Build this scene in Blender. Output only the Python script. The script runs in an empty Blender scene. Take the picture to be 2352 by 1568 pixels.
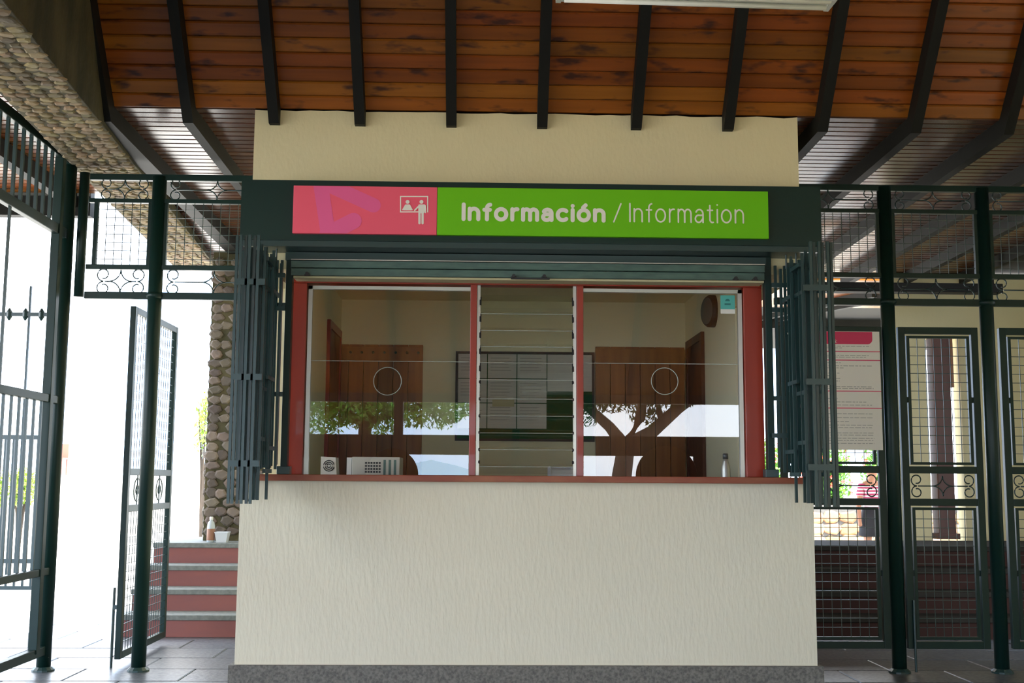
import bpy, math, random
from mathutils import Vector, Matrix
random.seed(7)
D = bpy.data
SC = bpy.context.scene
COL = SC.collection

# ------------------------------------------------------------------ camera
F, PITCH, YAW, ROLL = 2650.0, math.radians(6.97), math.radians(1.473), math.radians(0.358)
EYE = 1.30
_f = Vector((math.sin(YAW)*math.cos(PITCH), math.cos(YAW)*math.cos(PITCH), math.sin(PITCH)))
_rt = Vector((math.cos(YAW), -math.sin(YAW), 0)); _up = _rt.cross(_f)
CR = _rt*math.cos(ROLL) + _up*math.sin(ROLL)
CU = -_rt*math.sin(ROLL) + _up*math.cos(ROLL)
cam = D.cameras.new('camera'); cam_o = D.objects.new('camera', cam); COL.objects.link(cam_o)
cam.sensor_width = 36.0; cam.lens = F/2352*36.0; cam.clip_end = 600
m = Matrix.Identity(4)
for i, v in enumerate((CR, CU, -_f)):
    for r in range(3): m[r][i] = v[r]
m.translation = Vector((0, 0, EYE)); cam_o.matrix_world = m
SC.camera = cam_o

def ray(px, py): return _f*F + CR*(px-1176) - CU*(py-784)
def at(px, py, Y):                      # photo pixel -> (x, z) on the upright plane at distance Y
    d = ray(px, py); k = Y/d.y
    return d.x*k, EYE + d.z*k
def X(px, Y, py=900): return at(px, py, Y)[0]
def Z(py, Y, px=1176): return at(px, py, Y)[1]
def atz(px, py, z):                     # photo pixel -> (x, y) on a level plane
    d = ray(px, py); k = (z-EYE)/d.z
    return d.x*k, d.y*k

# ------------------------------------------------------------------ world, sun, exposure
W = D.worlds.new('sky'); SC.world = W; W.use_nodes = True
nt = W.node_tree; nt.nodes.clear()
out = nt.nodes.new('ShaderNodeOutputWorld'); bg = nt.nodes.new('ShaderNodeBackground')
tc = nt.nodes.new('ShaderNodeTexCoord'); no = nt.nodes.new('ShaderNodeTexNoise'); cr = nt.nodes.new('ShaderNodeValToRGB')
no.inputs['Scale'].default_value = 2.2; no.inputs['Detail'].default_value = 6
cr.color_ramp.elements[0].position = 0.42; cr.color_ramp.elements[0].color = (0.50, 0.70, 1.0, 1)
cr.color_ramp.elements[1].position = 0.62; cr.color_ramp.elements[1].color = (1.0, 1.0, 1.0, 1)
nt.links.new(tc.outputs['Generated'], no.inputs['Vector']); nt.links.new(no.outputs['Fac'], cr.inputs['Fac'])
nt.links.new(cr.outputs['Color'], bg.inputs['Color']); nt.links.new(bg.outputs[0], out.inputs[0])
bg.inputs['Strength'].default_value = 7.0
sun = D.lights.new('sun', 'SUN'); sun.energy = 20.0; sun.angle = math.radians(0.6); sun.color = (1.0, 0.95, 0.86)
sun_o = D.objects.new('sun', sun); COL.objects.link(sun_o)
sun_dir = Vector((-0.15, 0.42, -1.05))          # high sun from behind the viewer
sun_o.rotation_euler = sun_dir.to_track_quat('-Z', 'Y').to_euler()
sun_o.location = (-3, -10, 20)
SC.view_settings.view_transform = 'Standard'; SC.view_settings.look = 'None'
SC.view_settings.gamma = 1.0; SC.view_settings.use_curve_mapping = False
SC.view_settings.exposure = 0.22
SC.cycles.max_bounces = 10; SC.cycles.diffuse_bounces = 6; SC.cycles.glossy_bounces = 5
SC.cycles.transparent_max_bounces = 24; SC.cycles.sample_clamp_indirect = 6.0
SC.cycles.caustics_reflective = False; SC.cycles.caustics_refractive = False

# ------------------------------------------------------------------ helpers
class MB:
    def __init__(s): s.v = []; s.f = []
    def poly(s, pts, faces):
        b = len(s.v); s.v += [tuple(p) for p in pts]; s.f += [tuple(b+i for i in f) for f in faces]; return s
    def box(s, x0, x1, y0, y1, z0, z1):
        if x0 > x1: x0, x1 = x1, x0
        if y0 > y1: y0, y1 = y1, y0
        if z0 > z1: z0, z1 = z1, z0
        return s.poly([(x0,y0,z0),(x1,y0,z0),(x1,y1,z0),(x0,y1,z0),(x0,y0,z1),(x1,y0,z1),(x1,y1,z1),(x0,y1,z1)],
                      [(3,2,1,0),(4,5,6,7),(0,1,5,4),(1,2,6,5),(2,3,7,6),(3,0,4,7)])
    def bar(s, p, q, w, h, up=(0,0,1)):            # rectangular bar from p to q
        p = Vector(p); q = Vector(q); d = (q-p).normalized(); u = Vector(up)
        if abs(d.dot(u)) > .98: u = Vector((0,1,0))
        a = d.cross(u).normalized()*w/2; b = a.cross(d).normalized()*h/2
        pts = [p-a-b, p+a-b, p+a+b, p-a+b, q-a-b, q+a-b, q+a+b, q-a+b]
        return s.poly(pts, [(3,2,1,0),(4,5,6,7),(0,1,5,4),(1,2,6,5),(2,3,7,6),(3,0,4,7)])
    def tube(s, pts, r, n=8, close=False):
        pts = [Vector(p) for p in pts]; N = len(pts); b = len(s.v)
        for i, p in enumerate(pts):
            d = (pts[min(i+1, N-1)] - pts[max(i-1, 0)])
            if close: d = pts[(i+1) % N] - pts[(i-1) % N]
            d.normalize(); u = Vector((0,0,1)) if abs(d.z) < .9 else Vector((1,0,0))
            if s.__dict__.get('upv'): u = Vector(s.upv)
            a = d.cross(u).normalized(); c = a.cross(d)
            rr = r[i] if isinstance(r, (list, tuple)) else r
            for k in range(n):
                t = 2*math.pi*k/n; s.v.append(tuple(p + a*math.cos(t)*rr + c*math.sin(t)*rr))
        for i in range(N if close else N-1):
            j = (i+1) % N
            for k in range(n):
                l = (k+1) % n; s.f.append((b+i*n+k, b+i*n+l, b+j*n+l, b+j*n+k))
        if not close:
            s.f.append(tuple(b+k for k in reversed(range(n)))); s.f.append(tuple(b+(N-1)*n+k for k in range(n)))
        return s
    def prism(s, pts, d):                          # polygon extruded by vector d
        n = len(pts); d = Vector(d)
        P = [tuple(Vector(p)) for p in pts] + [tuple(Vector(p)+d) for p in pts]
        return s.poly(P, [tuple(range(n)), tuple(range(2*n-1, n-1, -1))] + [(i, i+n, (i+1) % n+n, (i+1) % n) for i in range(n)])
    def lathe(s, prof, c, n=20):                   # prof: (r, z) list around a vertical axis at c
        b = len(s.v)
        for r, z in prof:
            for k in range(n):
                t = 2*math.pi*k/n; s.v.append((c[0]+r*math.cos(t), c[1]+r*math.sin(t), c[2]+z))
        for i in range(len(prof)-1):
            for k in range(n):
                l = (k+1) % n; s.f.append((b+i*n+k, b+i*n+l, b+(i+1)*n+l, b+(i+1)*n+k))
        s.f.append(tuple(b+k for k in reversed(range(n)))); s.f.append(tuple(b+(len(prof)-1)*n+k for k in range(n)))
        return s
    def mesh(s, name, mat, smooth=False, bevel=0):
        me = D.meshes.new(name); me.from_pydata(s.v, [], s.f); me.validate(); me.update()
        import bmesh
        bm = bmesh.new(); bm.from_mesh(me)
        bmesh.ops.recalc_face_normals(bm, faces=bm.faces)
        if bevel: bmesh.ops.bevel(bm, geom=bm.edges[:], offset=bevel, segments=2, affect='EDGES', profile=.5)
        bm.to_mesh(me); bm.free()
        if smooth:
            for p in me.polygons: p.use_smooth = True
        if mat: me.materials.append(mat)
        return me
    def build(s, name, mat, parent=None, smooth=False, bevel=0):
        return link(name, s.mesh(name, mat, smooth, bevel), parent)

def link(name, me, parent=None):
    o = D.objects.new(name, me); COL.objects.link(o)
    if parent is not None: setp(o, parent)
    return o
def setp(o, parent):
    o.parent = parent
    M = Matrix.Identity(4); q = parent; T = Vector((0,0,0))
    while q is not None:
        if q.get('_b'): T += Vector(q['_b'])
        q = None if q.get('_b') else q.parent
    o.matrix_parent_inverse = Matrix.Translation(-T) if parent.get('_b') else Matrix.Identity(4)
def tag(o, label=None, cat=None, group=None, kind=None):
    if label: o['label'] = label
    if cat: o['category'] = cat
    if group: o['group'] = group
    if kind: o['kind'] = kind
    return o
def thing(name, label, cat, loc=(0,0,0), group=None, kind=None):
    o = D.objects.new(name, None); COL.objects.link(o); o.location = loc; o.empty_display_size = .1
    o['_b'] = list(loc); tag(o, label, cat, group, kind); return o
def fin():                                         # drop the helper property
    for o in D.objects:
        if '_b' in o: del o['_b']

def B(x0,x1,y0,y1,z0,z1): return MB().box(x0,x1,y0,y1,z0,z1)

def pmat(name, col, rough=.6, metal=0., spec=.5, noise=None, bump=None, rnd=0., island=False, coat=0., emit=None):
    """noise=(scale xyz, amount 0..1, dark colour); bump=(scale xyz, strength, distance)"""
    M = D.materials.new(name); M.use_nodes = True; n = M.node_tree; N = n.nodes; L = n.links
    p = N['Principled BSDF']; p.inputs['Roughness'].default_value = rough; p.inputs['Metallic'].default_value = metal
    p.inputs['Specular IOR Level'].default_value = spec; p.inputs['Coat Weight'].default_value = coat
    p.inputs['Base Color'].default_value = (*col, 1)
    tcn = N.new('ShaderNodeTexCoord'); vec = tcn.outputs['Object']
    cur = None
    oi = N.new('ShaderNodeObjectInfo') if rnd or noise else None
    if noise or bump:
        if oi:
            add = N.new('ShaderNodeVectorMath'); add.operation = 'ADD'
            mul = N.new('ShaderNodeVectorMath'); mul.operation = 'SCALE'; mul.inputs[0].default_value = (13.1, 7.7, 9.3)
            L.new(oi.outputs['Random'], mul.inputs['Scale']); L.new(vec, add.inputs[0]); L.new(mul.outputs[0], add.inputs[1]); vec = add.outputs[0]
    if noise:
        sc, amt, dark = noise[:3]
        mp = N.new('ShaderNodeMapping'); mp.inputs['Scale'].default_value = sc; L.new(vec, mp.inputs['Vector'])
        tn = N.new('ShaderNodeTexNoise'); tn.inputs['Scale'].default_value = 1; tn.inputs['Detail'].default_value = 5; L.new(mp.outputs[0], tn.inputs['Vector'])
        rp = N.new('ShaderNodeValToRGB'); rp.color_ramp.elements[0].position = .35; rp.color_ramp.elements[1].position = .65
        rp.color_ramp.elements[0].color = (*dark, 1); rp.color_ramp.elements[1].color = (*col, 1); L.new(tn.outputs['Fac'], rp.inputs['Fac'])
        mx = N.new('ShaderNodeMixRGB'); mx.inputs['Fac'].default_value = amt; mx.inputs[1].default_value = (*col, 1); L.new(rp.outputs[0], mx.inputs[2]); cur = mx.outputs[0]
    if rnd:
        hs = N.new('ShaderNodeHueSaturation')
        if cur: L.new(cur, hs.inputs['Color'])
        else: hs.inputs['Color'].default_value = (*col, 1)
        src = oi.outputs['Random']
        if island: g = N.new('ShaderNodeNewGeometry'); src = g.outputs['Random Per Island']
        mr = N.new('ShaderNodeMapRange'); mr.inputs['To Min'].default_value = 1-rnd; mr.inputs['To Max'].default_value = 1+rnd
        L.new(src, mr.inputs['Value']); L.new(mr.outputs[0], hs.inputs['Value'])
        wn = N.new('ShaderNodeTexWhiteNoise'); wn.noise_dimensions = '1D'; L.new(src, wn.inputs['W'])
        mr2 = N.new('ShaderNodeMapRange'); mr2.inputs['To Min'].default_value = .5-rnd*.05; mr2.inputs['To Max'].default_value = .5+rnd*.05
        L.new(wn.outputs['Value'], mr2.inputs['Value']); L.new(mr2.outputs[0], hs.inputs['Hue']); cur = hs.outputs[0]
    if cur: L.new(cur, p.inputs['Base Color'])
    if bump:
        sc, st, di = bump
        mp = N.new('ShaderNodeMapping'); mp.inputs['Scale'].default_value = sc; L.new(vec, mp.inputs['Vector'])
        tn = N.new('ShaderNodeTexNoise'); tn.inputs['Scale'].default_value = 1; tn.inputs['Detail'].default_value = 4; L.new(mp.outputs[0], tn.inputs['Vector'])
        bp = N.new('ShaderNodeBump'); bp.inputs['Strength'].default_value = st; bp.inputs['Distance'].default_value = di
        L.new(tn.outputs['Fac'], bp.inputs['Height']); L.new(bp.outputs[0], p.inputs['Normal'])
    if emit: p.inputs['Emission Color'].default_value = (*emit[0], 1); p.inputs['Emission Strength'].default_value = emit[1]
    return M

def wood_boards(name, col, dark, rough, rnd=.25, spec=.5):
    M = pmat(name, col, rough, spec=spec, noise=((1.2, 22, 22), .55, tuple(c*.6 for c in col)), bump=((3, 60, 60), .15, .004), rnd=rnd)
    n = M.node_tree; N = n.nodes; L = n.links; p = N['Principled BSDF']
    src = p.inputs['Base Color'].links[0].from_socket
    # knots and dark blotches of the timber itself
    vec = [x for x in N if x.type == 'VECT_MATH' and x.operation == 'ADD'][0].outputs[0]
    mp = N.new('ShaderNodeMapping'); mp.inputs['Scale'].default_value = (3.0, 9.0, 9.0); L.new(vec, mp.inputs['Vector'])
    t = N.new('ShaderNodeTexNoise'); t.inputs['Scale'].default_value = 1.5; t.inputs['Detail'].default_value = 3; L.new(mp.outputs[0], t.inputs['Vector'])
    r = N.new('ShaderNodeValToRGB'); r.color_ramp.elements[0].position = .57; r.color_ramp.elements[1].position = .70
    r.color_ramp.elements[0].color = (0,0,0,1); r.color_ramp.elements[1].color = (.85,.85,.85,1); L.new(t.outputs['Fac'], r.inputs['Fac'])
    mx = N.new('ShaderNodeMixRGB'); mx.inputs[2].default_value = (*dark, 1); L.new(src, mx.inputs[1]); L.new(r.outputs[0], mx.inputs['Fac']); L.new(mx.outputs[0], p.inputs['Base Color'])
    return M

def glass(name, R0, tint=(1,1,1)):
    M = D.materials.new(name); M.use_nodes = True; n = M.node_tree; N = n.nodes; L = n.links; N.clear()
    o = N.new('ShaderNodeOutputMaterial'); tr = N.new('ShaderNodeBsdfTransparent'); gl = N.new('ShaderNodeBsdfGlossy'); mx = N.new('ShaderNodeMixShader')
    tr.inputs[0].default_value = (*tint, 1); gl.inputs['Roughness'].default_value = 0.0
    g = N.new('ShaderNodeNewGeometry'); dt = N.new('ShaderNodeVectorMath'); dt.operation = 'DOT_PRODUCT'
    L.new(g.outputs['Incoming'], dt.inputs[0]); L.new(g.outputs['Normal'], dt.inputs[1])
    def mth(op, a, b=None):
        q = N.new('ShaderNodeMath'); q.operation = op
        for i, v in enumerate((a, b)):
            if v is None: continue
            if isinstance(v, (int, float)): q.inputs[i].default_value = v
            else: L.new(v, q.inputs[i])
        return q.outputs[0]
    c = mth('ABSOLUTE', dt.outputs['Value']); c5 = mth('POWER', mth('SUBTRACT', 1.0, c), 5.0)
    fac = mth('ADD', mth('MULTIPLY', c5, 1-R0), R0)
    L.new(fac, mx.inputs[0]); L.new(tr.outputs[0], mx.inputs[1]); L.new(gl.outputs[0], mx.inputs[2]); L.new(mx.outputs[0], o.inputs[0])
    return M

m_cream  = pmat('cream_plaster', (.78,.70,.42), .85, spec=.25, noise=((1.2,1.2,1.2), .18, (.66,.60,.42)), bump=((40,40,20), .4, .006))
m_creamw = pmat('counter_plaster', (.80,.755,.59), .8, spec=.3, noise=((1.0,1.0,.8), .2, (.70,.64,.47)), bump=((45,45,11), .5, .007))
m_inner  = pmat('inner_plaster', (.88,.85,.62), .85, spec=.2, noise=((1,1,1), .15, (.82,.78,.56)))
m_green  = pmat('dark_green_enamel', (.006,.028,.022), .38, spec=.35, noise=((3,3,3), .4, (.006,.022,.020)))
m_greenb = pmat('green_black_steel', (.018,.050,.048), .32, spec=.7)
m_track  = pmat('grey_green_track', (.09,.16,.13), .45, metal=.3, noise=((9,9,30), .6, (.05,.09,.08)))
m_raft   = pmat('rafter_stain', (.012,.012,.009), .6, spec=.2, noise=((3,3,3), .5, (.006,.006,.005)))
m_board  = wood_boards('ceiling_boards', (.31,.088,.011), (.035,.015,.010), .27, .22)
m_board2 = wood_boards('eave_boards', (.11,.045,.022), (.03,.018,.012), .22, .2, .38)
m_red    = pmat('red_painted_wood', (.36,.035,.012), .40, noise=((8,8,1.5), .5, (.26,.03,.018)), coat=.2)
m_sill   = pmat('worn_red_sill', (.26,.055,.028), .5, noise=((3,10,10), .7, (.38,.14,.06)))
m_alu    = pmat('aluminium', (.62,.62,.55), .35, metal=.6)
m_granite= pmat('granite_plinth', (.22,.21,.18), .8, noise=((60,60,60), .9, (.10,.095,.085)), bump=((60,60,60), .4, .006))
m_tile   = pmat('stone_paving', (.155,.165,.18), .36, noise=((38,38,38), 1.0, (.07,.08,.095)), bump=((30,30,30), .35, .006), rnd=.12)
m_mortar = pmat('mortar', (.10,.10,.095), .9, noise=((20,20,20), .6, (.08,.075,.07)))
m_bed    = pmat('beam_mortar', (.17,.145,.09), .95, noise=((25,25,25), .6, (.11,.10,.07)))
m_moss   = pmat('mossy_render', (.095,.078,.034), .9, noise=((5,5,2), .9, (.035,.036,.016)), bump=((12,12,12), .6, .02))
m_stone  = pmat('rubble_stone', (.34,.25,.12), .8, noise=((9,9,9), .6, (.17,.15,.11)), bump=((30,30,30), .5, .008), rnd=.45)
m_stone_i= pmat('rubble_stone_joined', (.31,.23,.12), .8, noise=((9,9,9), .6, (.15,.13,.11)), bump=((30,30,30), .5, .008), rnd=.45, island=True)
m_stepr  = pmat('red_step_riser', (.26,.085,.072), .7, noise=((4,4,14), .6, (.22,.08,.075)))
m_stepg  = pmat('grey_tread', (.20,.21,.19), .75, noise=((30,30,30), .7, (.12,.13,.12)), bump=((30,30,30), .3, .005))
m_door   = pmat('varnished_door', (.36,.135,.032), .45, noise=((16,16,1.2), .7, (.22,.075,.018)), rnd=.15)
m_dbrown = pmat('brown_post', (.12,.035,.014), .5, noise=((10,10,1.5), .6, (.06,.02,.01)))
m_pink   = pmat('sign_pink', (.90,.115,.18), .5, spec=.3)
m_pink2  = pmat('sign_light_pink', (.84,.125,.31), .35)
m_lime   = pmat('sign_lime', (.155,.56,.004), .5, spec=.3)
m_print  = pmat('sign_white', (.86,.84,.74), .4)
m_poster = pmat('poster_paper', (.88,.86,.79), .5)
m_hot    = pmat('poster_pink', (.72,.035,.13), .5)
m_ink    = pmat('grey_ink', (.42,.42,.40), .6)
m_paper  = pmat('paper', (.66,.66,.62), .7, noise=((3,3,60), .35, (.50,.50,.49)), rnd=.06)
m_note   = pmat('yellow_note', (.50,.48,.30), .7)
m_felt   = pmat('green_felt', (.012,.085,.035), .9)
m_dark   = pmat('dark_frame', (.02,.018,.018), .5)
m_white  = pmat('white_enamel', (.80,.80,.76), .35)
m_pc     = pmat('beige_case', (.66,.66,.56), .4)
m_black  = pmat('black_plastic', (.015,.016,.017), .5)
m_fan    = pmat('grey_disc', (.12,.125,.12), .3)
m_teal   = pmat('teal_sticker', (.10,.50,.42), .5)
m_tealp  = pmat('sticker_print', (.03,.20,.18), .5)
m_ground = pmat('sunlit_paving', (.52,.49,.44), .85, noise=((.7,.7,.7), .5, (.42,.40,.36)))
m_gravel = pmat('rear_yard', (.40,.38,.33), .9, noise=((.5,.5,.5), .6, (.30,.29,.25)))
m_leaf   = pmat('leaves', (.16,.34,.05), .5, rnd=.6, island=True)
m_leafd  = pmat('dark_leaves', (.035,.09,.02), .5, rnd=.5, island=True)
def leafy(M):
    n = M.node_tree; N = n.nodes; L = n.links; p = N['Principled BSDF']; o = [x for x in N if x.type == 'OUTPUT_MATERIAL'][0]
    t = N.new('ShaderNodeBsdfTranslucent'); mx = N.new('ShaderNodeMixShader'); mx.inputs[0].default_value = .45
    L.new(p.inputs['Base Color'].links[0].from_socket, t.inputs['Color']); L.new(p.outputs[0], mx.inputs[1]); L.new(t.outputs[0], mx.inputs[2]); L.new(mx.outputs[0], o.inputs['Surface'])
    return M
leafy(m_leaf); leafy(m_leafd)
m_leafy  = pmat('yellow_green_leaves', (.30,.42,.06), .5, rnd=.4, island=True)
m_flower = pmat('red_flowers', (.75,.05,.04), .5)
m_bark   = pmat('bark', (.055,.040,.028), .9, noise=((9,9,3), .7, (.025,.018,.012)), bump=((14,14,4), .8, .03))
m_orange = pmat('garden_stone', (.36,.19,.09), .8, noise=((5,5,5), .5, (.38,.22,.12)), rnd=.35)
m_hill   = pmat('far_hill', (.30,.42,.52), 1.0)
m_pane   = glass('window_glass', .07)
m_slat   = glass('louvre_glass', .04, (.97,.985,.97))
m_edge   = pmat('glass_edge', (.50,.55,.48), .2)
m_skin   = pmat('skin', (.42,.20,.12), .6)
m_hair   = pmat('hair', (.02,.012,.01), .6)
m_short  = pmat('dark_skirt', (.012,.012,.016), .8)
m_plas   = pmat('bottle_plastic', (.45,.50,.52), .2)
m_tea    = pmat('bottle_label', (.30,.14,.08), .5)
m_plain  = pmat('white_carton', (.60,.62,.64), .6)
m_seat   = pmat('red_chair_plastic', (.45,.08,.05), .5)

YW = 7.30                                     # booth front face
YH = 7.05                                     # header front
YF = 8.20                                     # line of the steel screens
YB = 10.90                                    # booth back wall
xL, xR = X(546, YW, 1300), X(1872, YW, 1300)  # counter wall
zPl = Z(1527, YW); zSill = Z(1107, YW)
uL, uR = X(583, YW, 340), X(1833, YW, 340)
zK = Z(257, YW, 1000)                         # where the steep roof meets the level eave
zH1, zH0 = Z(421, YH), Z(560, YH)
SL = -.015                                    # fall of the eave ceiling per metre
TH = math.radians(52); ST, CT = math.sin(TH), math.cos(TH)
def zflat(y): return zK + SL*(y-YW)
def zroof(y): return zK + (YW-y)*math.tan(TH)

# ------------------------------------------------------------------ setting: floor
fl = thing('floor', None, None, (0,8,0), kind='structure')
MB().box(-9, 9, -4.2, 11.9, -.12, -.006).build('bedding', m_mortar, fl)
def tile_mesh(w, d):
    g = .004; c = .006
    a = MB(); x, y = w/2-g, d/2-g
    a.poly([(-x,-y,-.012),(x,-y,-.012),(x,y,-.012),(-x,y,-.012),(-x+c,-y+c,0),(x-c,-y+c,0),(x-c,y-c,0),(-x+c,y-c,0),
            (-x,-y,-.005),(x,-y,-.005),(x,y,-.005),(-x,y,-.005)],
           [(3,2,1,0),(4,5,6,7),(0,1,9,8),(1,2,10,9),(2,3,11,10),(3,0,8,11),(8,9,5,4),(9,10,6,5),(10,11,7,6),(11,8,4,7)])
    return a.mesh('floor_tile', m_tile)
tm = tile_mesh(.75, .50)
cnt = 0
for j in range(12):
    y = 6.05 + .5*j
    for i in range(15):
        x = -4.6 + .75*i + (.375 if j % 2 else 0)
        if xL+.5 < x < xR-.45 and y > YW: continue
        o = link('tile', tm, fl); o.matrix_parent_inverse = Matrix.Identity(4); o.location = (x, y-8, random.uniform(-.0015,.001)); cnt += 1
# the paving that lies outside the photograph's frame is one plain slab
MB().box(-9, 9, -4.2, 5.79, -.012, 0).build('slab', m_tile, fl)

gr = thing('ground', None, None, (0,30,0), kind='structure')
MB().box(-90, 90, 11.9, 160, -.3, -.02).build('yard', m_ground, gr)
MB().box(-90, -9, -4.2, 11.9, -.3, -.02).build('yard', m_ground, gr)
MB().box(9, 90, -4.2, 11.9, -.3, -.02).build('yard', m_ground, gr)
MB().box(-90, 90, -90, -4.2, -.3, -.02).build('yard', m_gravel, gr)

# ------------------------------------------------------------------ roof: boards and rafters
ce = thing('ceiling', None, None, (0, YW, zK), kind='structure')
RX = [X(px, YW, 280) for px in (240, 437, 632, 828, 1037, 1245, 1460, 1670)]
sp = (RX[7]-RX[2])/5
RX = RX+[RX[7]+sp*(i+1)*1.04 for i in range(6)]     # carried on past the frame on the right
xB0, xB1 = RX[0]-.55, RX[-1]+.2
_n = Vector((0, math.sin(math.radians(52)), math.cos(math.radians(52))))
_d0 = ray(1176, 0); _k = _n.dot(Vector((0, YW, zK))-Vector((0,0,EYE)))/_n.dot(_d0)
BW = (EYE+_d0.z*_k-zK)/math.sin(math.radians(52))/(257/33.2)   # visible width of one board
def board(L, w=BW):
    # board lying in its own X (length) - Y (width); visible face towards -Z, chamfered edges
    a = MB(); h = w/2-.0015; c = .009; t = .020; x = L/2-.001
    prof = [(-h,c),(-h+c,0),(h-c,0),(h,c),(h,t),(-h,t)]
    P = [(-x,p,q) for p,q in prof]+[(x,p,q) for p,q in prof]
    return a.poly(P, [(5,4,3,2,1,0),(6,7,8,9,10,11)]+[(i,(i+1)%6,(i+1)%6+6,i+6) for i in range(6)])
_bc = {}
def put_board(x0, x1, y, z, ang, mat):
    key = (round(x1-x0, 2), mat.name)
    if key not in _bc: _bc[key] = board(x1-x0).mesh('plank', mat)
    o = link('plank', _bc[key], ce); o.matrix_parent_inverse = Matrix.Identity(4)
    o.location = ((x0+x1)/2, y-YW, z-zK); o.rotation_euler = (ang, 0, 0); return o
# steep slope, rising towards the camera
for k in range(14):
    s = (k+.5)*BW; y = YW - s*CT; z = zK + s*ST
    j = random.choice((4, 5, 6, 7, 8, 9, 10))
    put_board(xB0, RX[j], y, z, -TH, m_board); put_board(RX[j], xB1, y, z, -TH, m_board)
s0 = 14*BW
def quad_yz(x0, x1, p, q, t):                 # slab between two (y,z) points, t thick upwards
    n = Vector((0, -(q[1]-p[1]), q[0]-p[0])).normalized()
    if n.z < 0: n = -n
    a = [(x0,p[0],p[1]),(x1,p[0],p[1]),(x1,q[0],q[1]),(x0,q[0],q[1])]
    return MB().prism(a, n*t)
yT, zT = 4.4, zroof(4.4)
yR, zR, yE, zE = 0.5, zT, -3.6, Z(905, 18.45)
p14 = (YW-s0*CT, zK+s0*ST)
quad_yz(xB0, xB1+2, p14, (yT, zT), .03).build('upper_boards', m_board, ce)
quad_yz(xB0-6, xB1+2, (yT, zT), (yR, zR), .03).build('crown_boards', m_board, ce)
quad_yz(xB0-6, xB1+2, (yR, zR), (yE, zE), .03).build('rear_boards', m_board, ce)
# weather skin over the boards
quad_yz(xB0, xB1+2, (YW+.0, zK+.035), (yT, zT+.05), .05).build('roof_skin', m_raft, ce)
# level eave behind the booth, boards seen from below
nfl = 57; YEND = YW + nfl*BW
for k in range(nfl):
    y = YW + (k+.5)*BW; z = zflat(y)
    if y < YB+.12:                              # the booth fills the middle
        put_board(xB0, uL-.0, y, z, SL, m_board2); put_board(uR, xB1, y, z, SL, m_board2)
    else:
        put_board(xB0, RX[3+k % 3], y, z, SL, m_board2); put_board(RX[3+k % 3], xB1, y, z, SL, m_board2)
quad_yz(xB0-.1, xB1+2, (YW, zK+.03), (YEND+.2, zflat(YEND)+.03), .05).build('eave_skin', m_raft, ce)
# rafters
rd = .115
for i, x in enumerate(RX):
    rw = .12 if i == 0 else .066
    mb = MB()
    over = uL+.02 < x < uR-.02
    ye = YW+.02 if over else YW
    nrm = Vector((0, -ST, -CT))*rd                   # depth of the rafter below the boards
    top = (YW-4.0*0, 0)
    a0 = Vector((0, YW, zK)); a1 = Vector((0, yT, zT))
    if over:
        # lower end cut upright against the wall
        zb = zK - .105
        P = [(YW, zK), (yT, zT), (yT+nrm.y, zT+nrm.z), (YW-.045, zb), (YW+.0, zb)]
        MB().prism([(x-rw/2, p[0], p[1]) for p in P], (rw,0,0)).build('rafter', m_raft, ce)
    else:
        # steep leg and level tail meet in a mitre
        bis = Vector((0, -math.sin(TH/2), -math.cos(TH/2)))*(rd/math.cos(TH/2))
        P = [(YW, zK), (yT, zT), (yT+nrm.y, zT+nrm.z), (YW+bis.y, zK+bis.z), (YEND, zflat(YEND)-rd), (YEND, zflat(YEND))]
        MB().prism([(x-rw/2, p[0], p[1]) for p in P], (rw,0,0)).build('rafter', m_raft, ce)
for i in range(18):                              # rafters of the slope behind the camera
    x = xB0-5 + sp*1.6*i
    quad_yz(x-.05, x+.05, (yR, zR-.14), (yE, zE-.10), .12).build('rafter', m_raft, ce)
# eave of the neighbouring bay, left of the stone beam
zbeam = zflat(8)-.115-.02
(_ax, _ay), (_bx, _by) = atz(0, 215, zbeam), atz(352, 565, zbeam)
xs0, xs1 = -9.0, -3.3
for k in range(46):
    y = 5.2 + (k+.5)*BW
    put_board(xs0, round(_ax+(_bx-_ax)*(y-_ay)/(_by-_ay)-.02, 2), y, zflat(y)+.02, SL, m_board)
for x in (-3.45, -4.3, -5.2, -6.1):
    B(x-.04, x+.04, 5.2, 9.55, zK-.13, zK+.0).build('rafter', m_raft, ce)
B(xs0, xs1, 9.56, 9.66, zK-.2, zK+.1).build('fascia', m_raft, ce)

# ------------------------------------------------------------------ the booth's walls
def wall(name, mb, mat, bevel=0):
    return tag(mb.build(name, mat, bevel=bevel), kind='structure')
wall('wall_counter', B(xL, xR, YW, YW+.16, 0, zSill), m_creamw)
wall('baseboard_front', B(xL-.03, xR+.03, YW-.035, YW+.1, 0, zPl), m_granite)
zL0 = Z(624, YW)                                # underside of the corner lintels
zO = Z(640, YW)                                 # top of the window opening
# upper wall with a slightly ragged top edge
pts = [(uL, YW, zL0-.0), (uR, YW, zL0-.0)]
top = [(uL + (uR-uL)*i/40, YW, zK - .004 + random.uniform(-.006,.004)) for i in range(41)]
wall('wall_upper', MB().prism(pts + top[::-1], (0,.16,0)), m_cream)
wall('wall_booth_left', B(xL, xL+.15, 8.05, YB+.15, 0, zK-.01), m_cream)
wall('wall_booth_left_lower', B(xL, xL+.15, YW+.16, 8.05, 0, zSill), m_cream)
wall('wall_booth_left_upper', B(uL, xL+.15, YW+.16, 8.05, zL0, zK-.01), m_cream)
wall('wall_booth_right', B(xR-.15, xR, 8.72, YB+.15, 0, zK-.01), m_cream)
wall('wall_booth_right_lower', B(xR-.15, xR, YW+.16, 8.72, 0, zSill), m_cream)
wall('wall_booth_right_upper', B(xR-.17, uR, YW+.16, 8.72, zL0, zK-.01), m_cream)
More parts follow.
